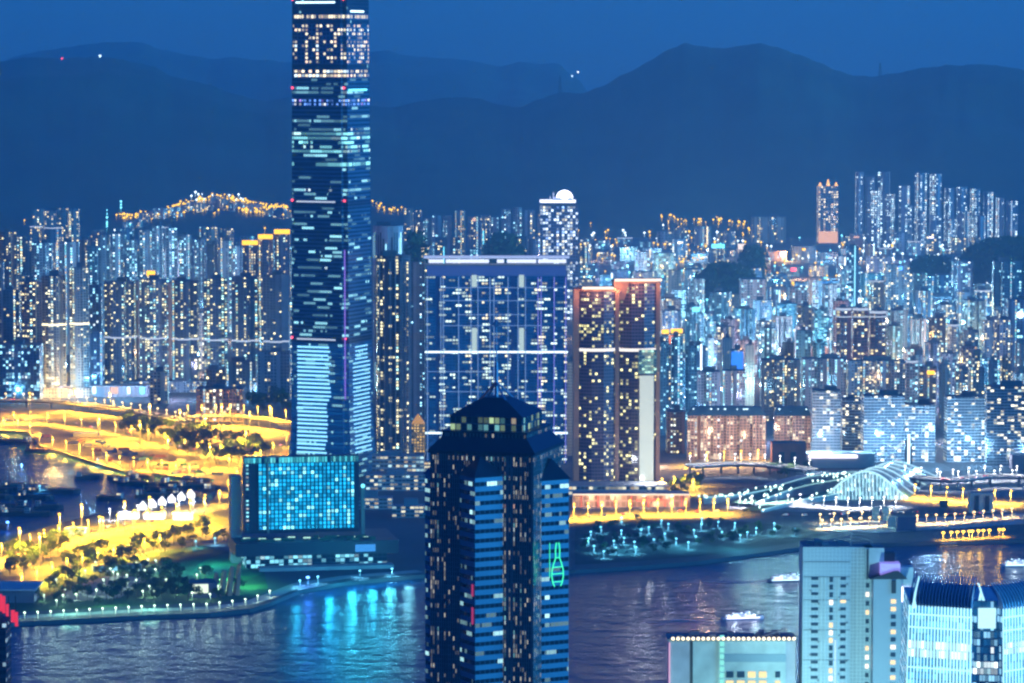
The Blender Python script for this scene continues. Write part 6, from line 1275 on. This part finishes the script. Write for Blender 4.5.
# small lit blocks on the golden hillside
for i, x in enumerate(range(128, 290, 8)):
    y = interp(hs_line, x) + rr.uniform(1, 8); p = hit(x, y)
    if p is None or p.y < 7000: continue
    t = thing('hillside_block', f'small lit block on the golden hillside, {ORD[i+1]} from left', 'low building', (p.x, p.y, p.z - 4), R(rr.uniform(-25, 25)), 'blocks on the golden hillside'); w = rr.uniform(16, 30); h = rr.uniform(14, 30)
    MB().prism(rect(w, 18), 0, h, 4.5, 4.5).build('wall', [fa[rr.choice(['cream', 'grey', 'pale', 'cream'])], greyroof], t); MB().box(0, 0, h, w * .4, 8, 3).build('roof_house', greyroof, t)
foam = plain('foam', (0.55, 0.6, 0.62), 0.9, noise=0.5, nscale=0.4)
for x, y, rz, L in ((743, 619, 12, 70), (789, 581, 8, 60)):
    p = G(x, y, 0.25); a = R(rz); q = random.Random(int(x)); mb = MB(); up, lo = [], []
    for k in range(15):
        s_ = 12 + L * k / 14; wd = (1.2 + 3.2 * k / 14) * q.uniform(0.6, 1.2) * (1 - (k / 14) ** 3); c = Vector((p.x - s_ * math.cos(a), p.y - s_ * math.sin(a), 0.25)); n_ = Vector((-math.sin(a), math.cos(a), 0)); up.append(c + n_ * wd); lo.append(c - n_ * wd)
    for k in range(14): mb.face([lo[k], up[k], up[k + 1], lo[k + 1]][::-1])
    tag(mb.build('foam', foam), kind='stuff')

# point lights added without fixtures between the city rows, to brighten the facades
for D, x0, x1 in ((3600, 655, 1040), (3820, 690, 1040), (4180, 660, 1040), (4520, 640, 1040), (4880, 590, 1040), (5230, 580, 1040), (5620, 580, 1000), (6120, 580, 960), (6620, 580, 960), (7200, 580, 960), (4300, 0, 290), (4650, 0, 290), (5200, 90, 290), (5900, 0, 290)):
    x = x0 + rr.uniform(0, 20)
    while x < x1:
        l = bpy.data.lights.new('street_fill', 'POINT'); l.energy = rr.uniform(17000, 36000) * (min(D, 5000) / 4500) ** 1.2; l.color = ((0.3, 0.65, 1.0) if x > 806 else (1.0, 0.62, 0.35)) if D < 3700 else rr.choice([(0.2, 0.6, 1.0), (0.2, 0.6, 1.0), (0.3, 0.7, 1.0), (1.0, 0.55, 0.15), (1.0, 0.6, 0.3), (0.6, 0.6, 1.0), (0.3, 0.8, 1.0)]); l.shadow_soft_size = 2
        o = bpy.data.objects.new('street_fill_light', l); C.objects.link(o); o.location = W(x, 400, D); o.location.z = rr.uniform(14, 34); o.location.y = D; x += rr.uniform(30, 52)
# ------------------------------------------------------------------ the air
m = bpy.data.materials.new('haze_air'); m.use_nodes = True; nt = m.node_tree; nt.nodes.remove(nt.nodes['Principled BSDF'])
pv = nt.nodes.new('ShaderNodeVolumePrincipled'); pv.inputs['Density'].default_value = HAZE; pv.inputs['Color'].default_value = (0.46, 0.80, 1.0, 1); pv.inputs['Anisotropy'].default_value = 0.2
nt.links.new(pv.outputs[0], nt.nodes['Material Output'].inputs['Volume'])
hz = MB().box(0, 8000, -8, 44000, 24000, 768).build('haze', m); tag(hz, kind='stuff')
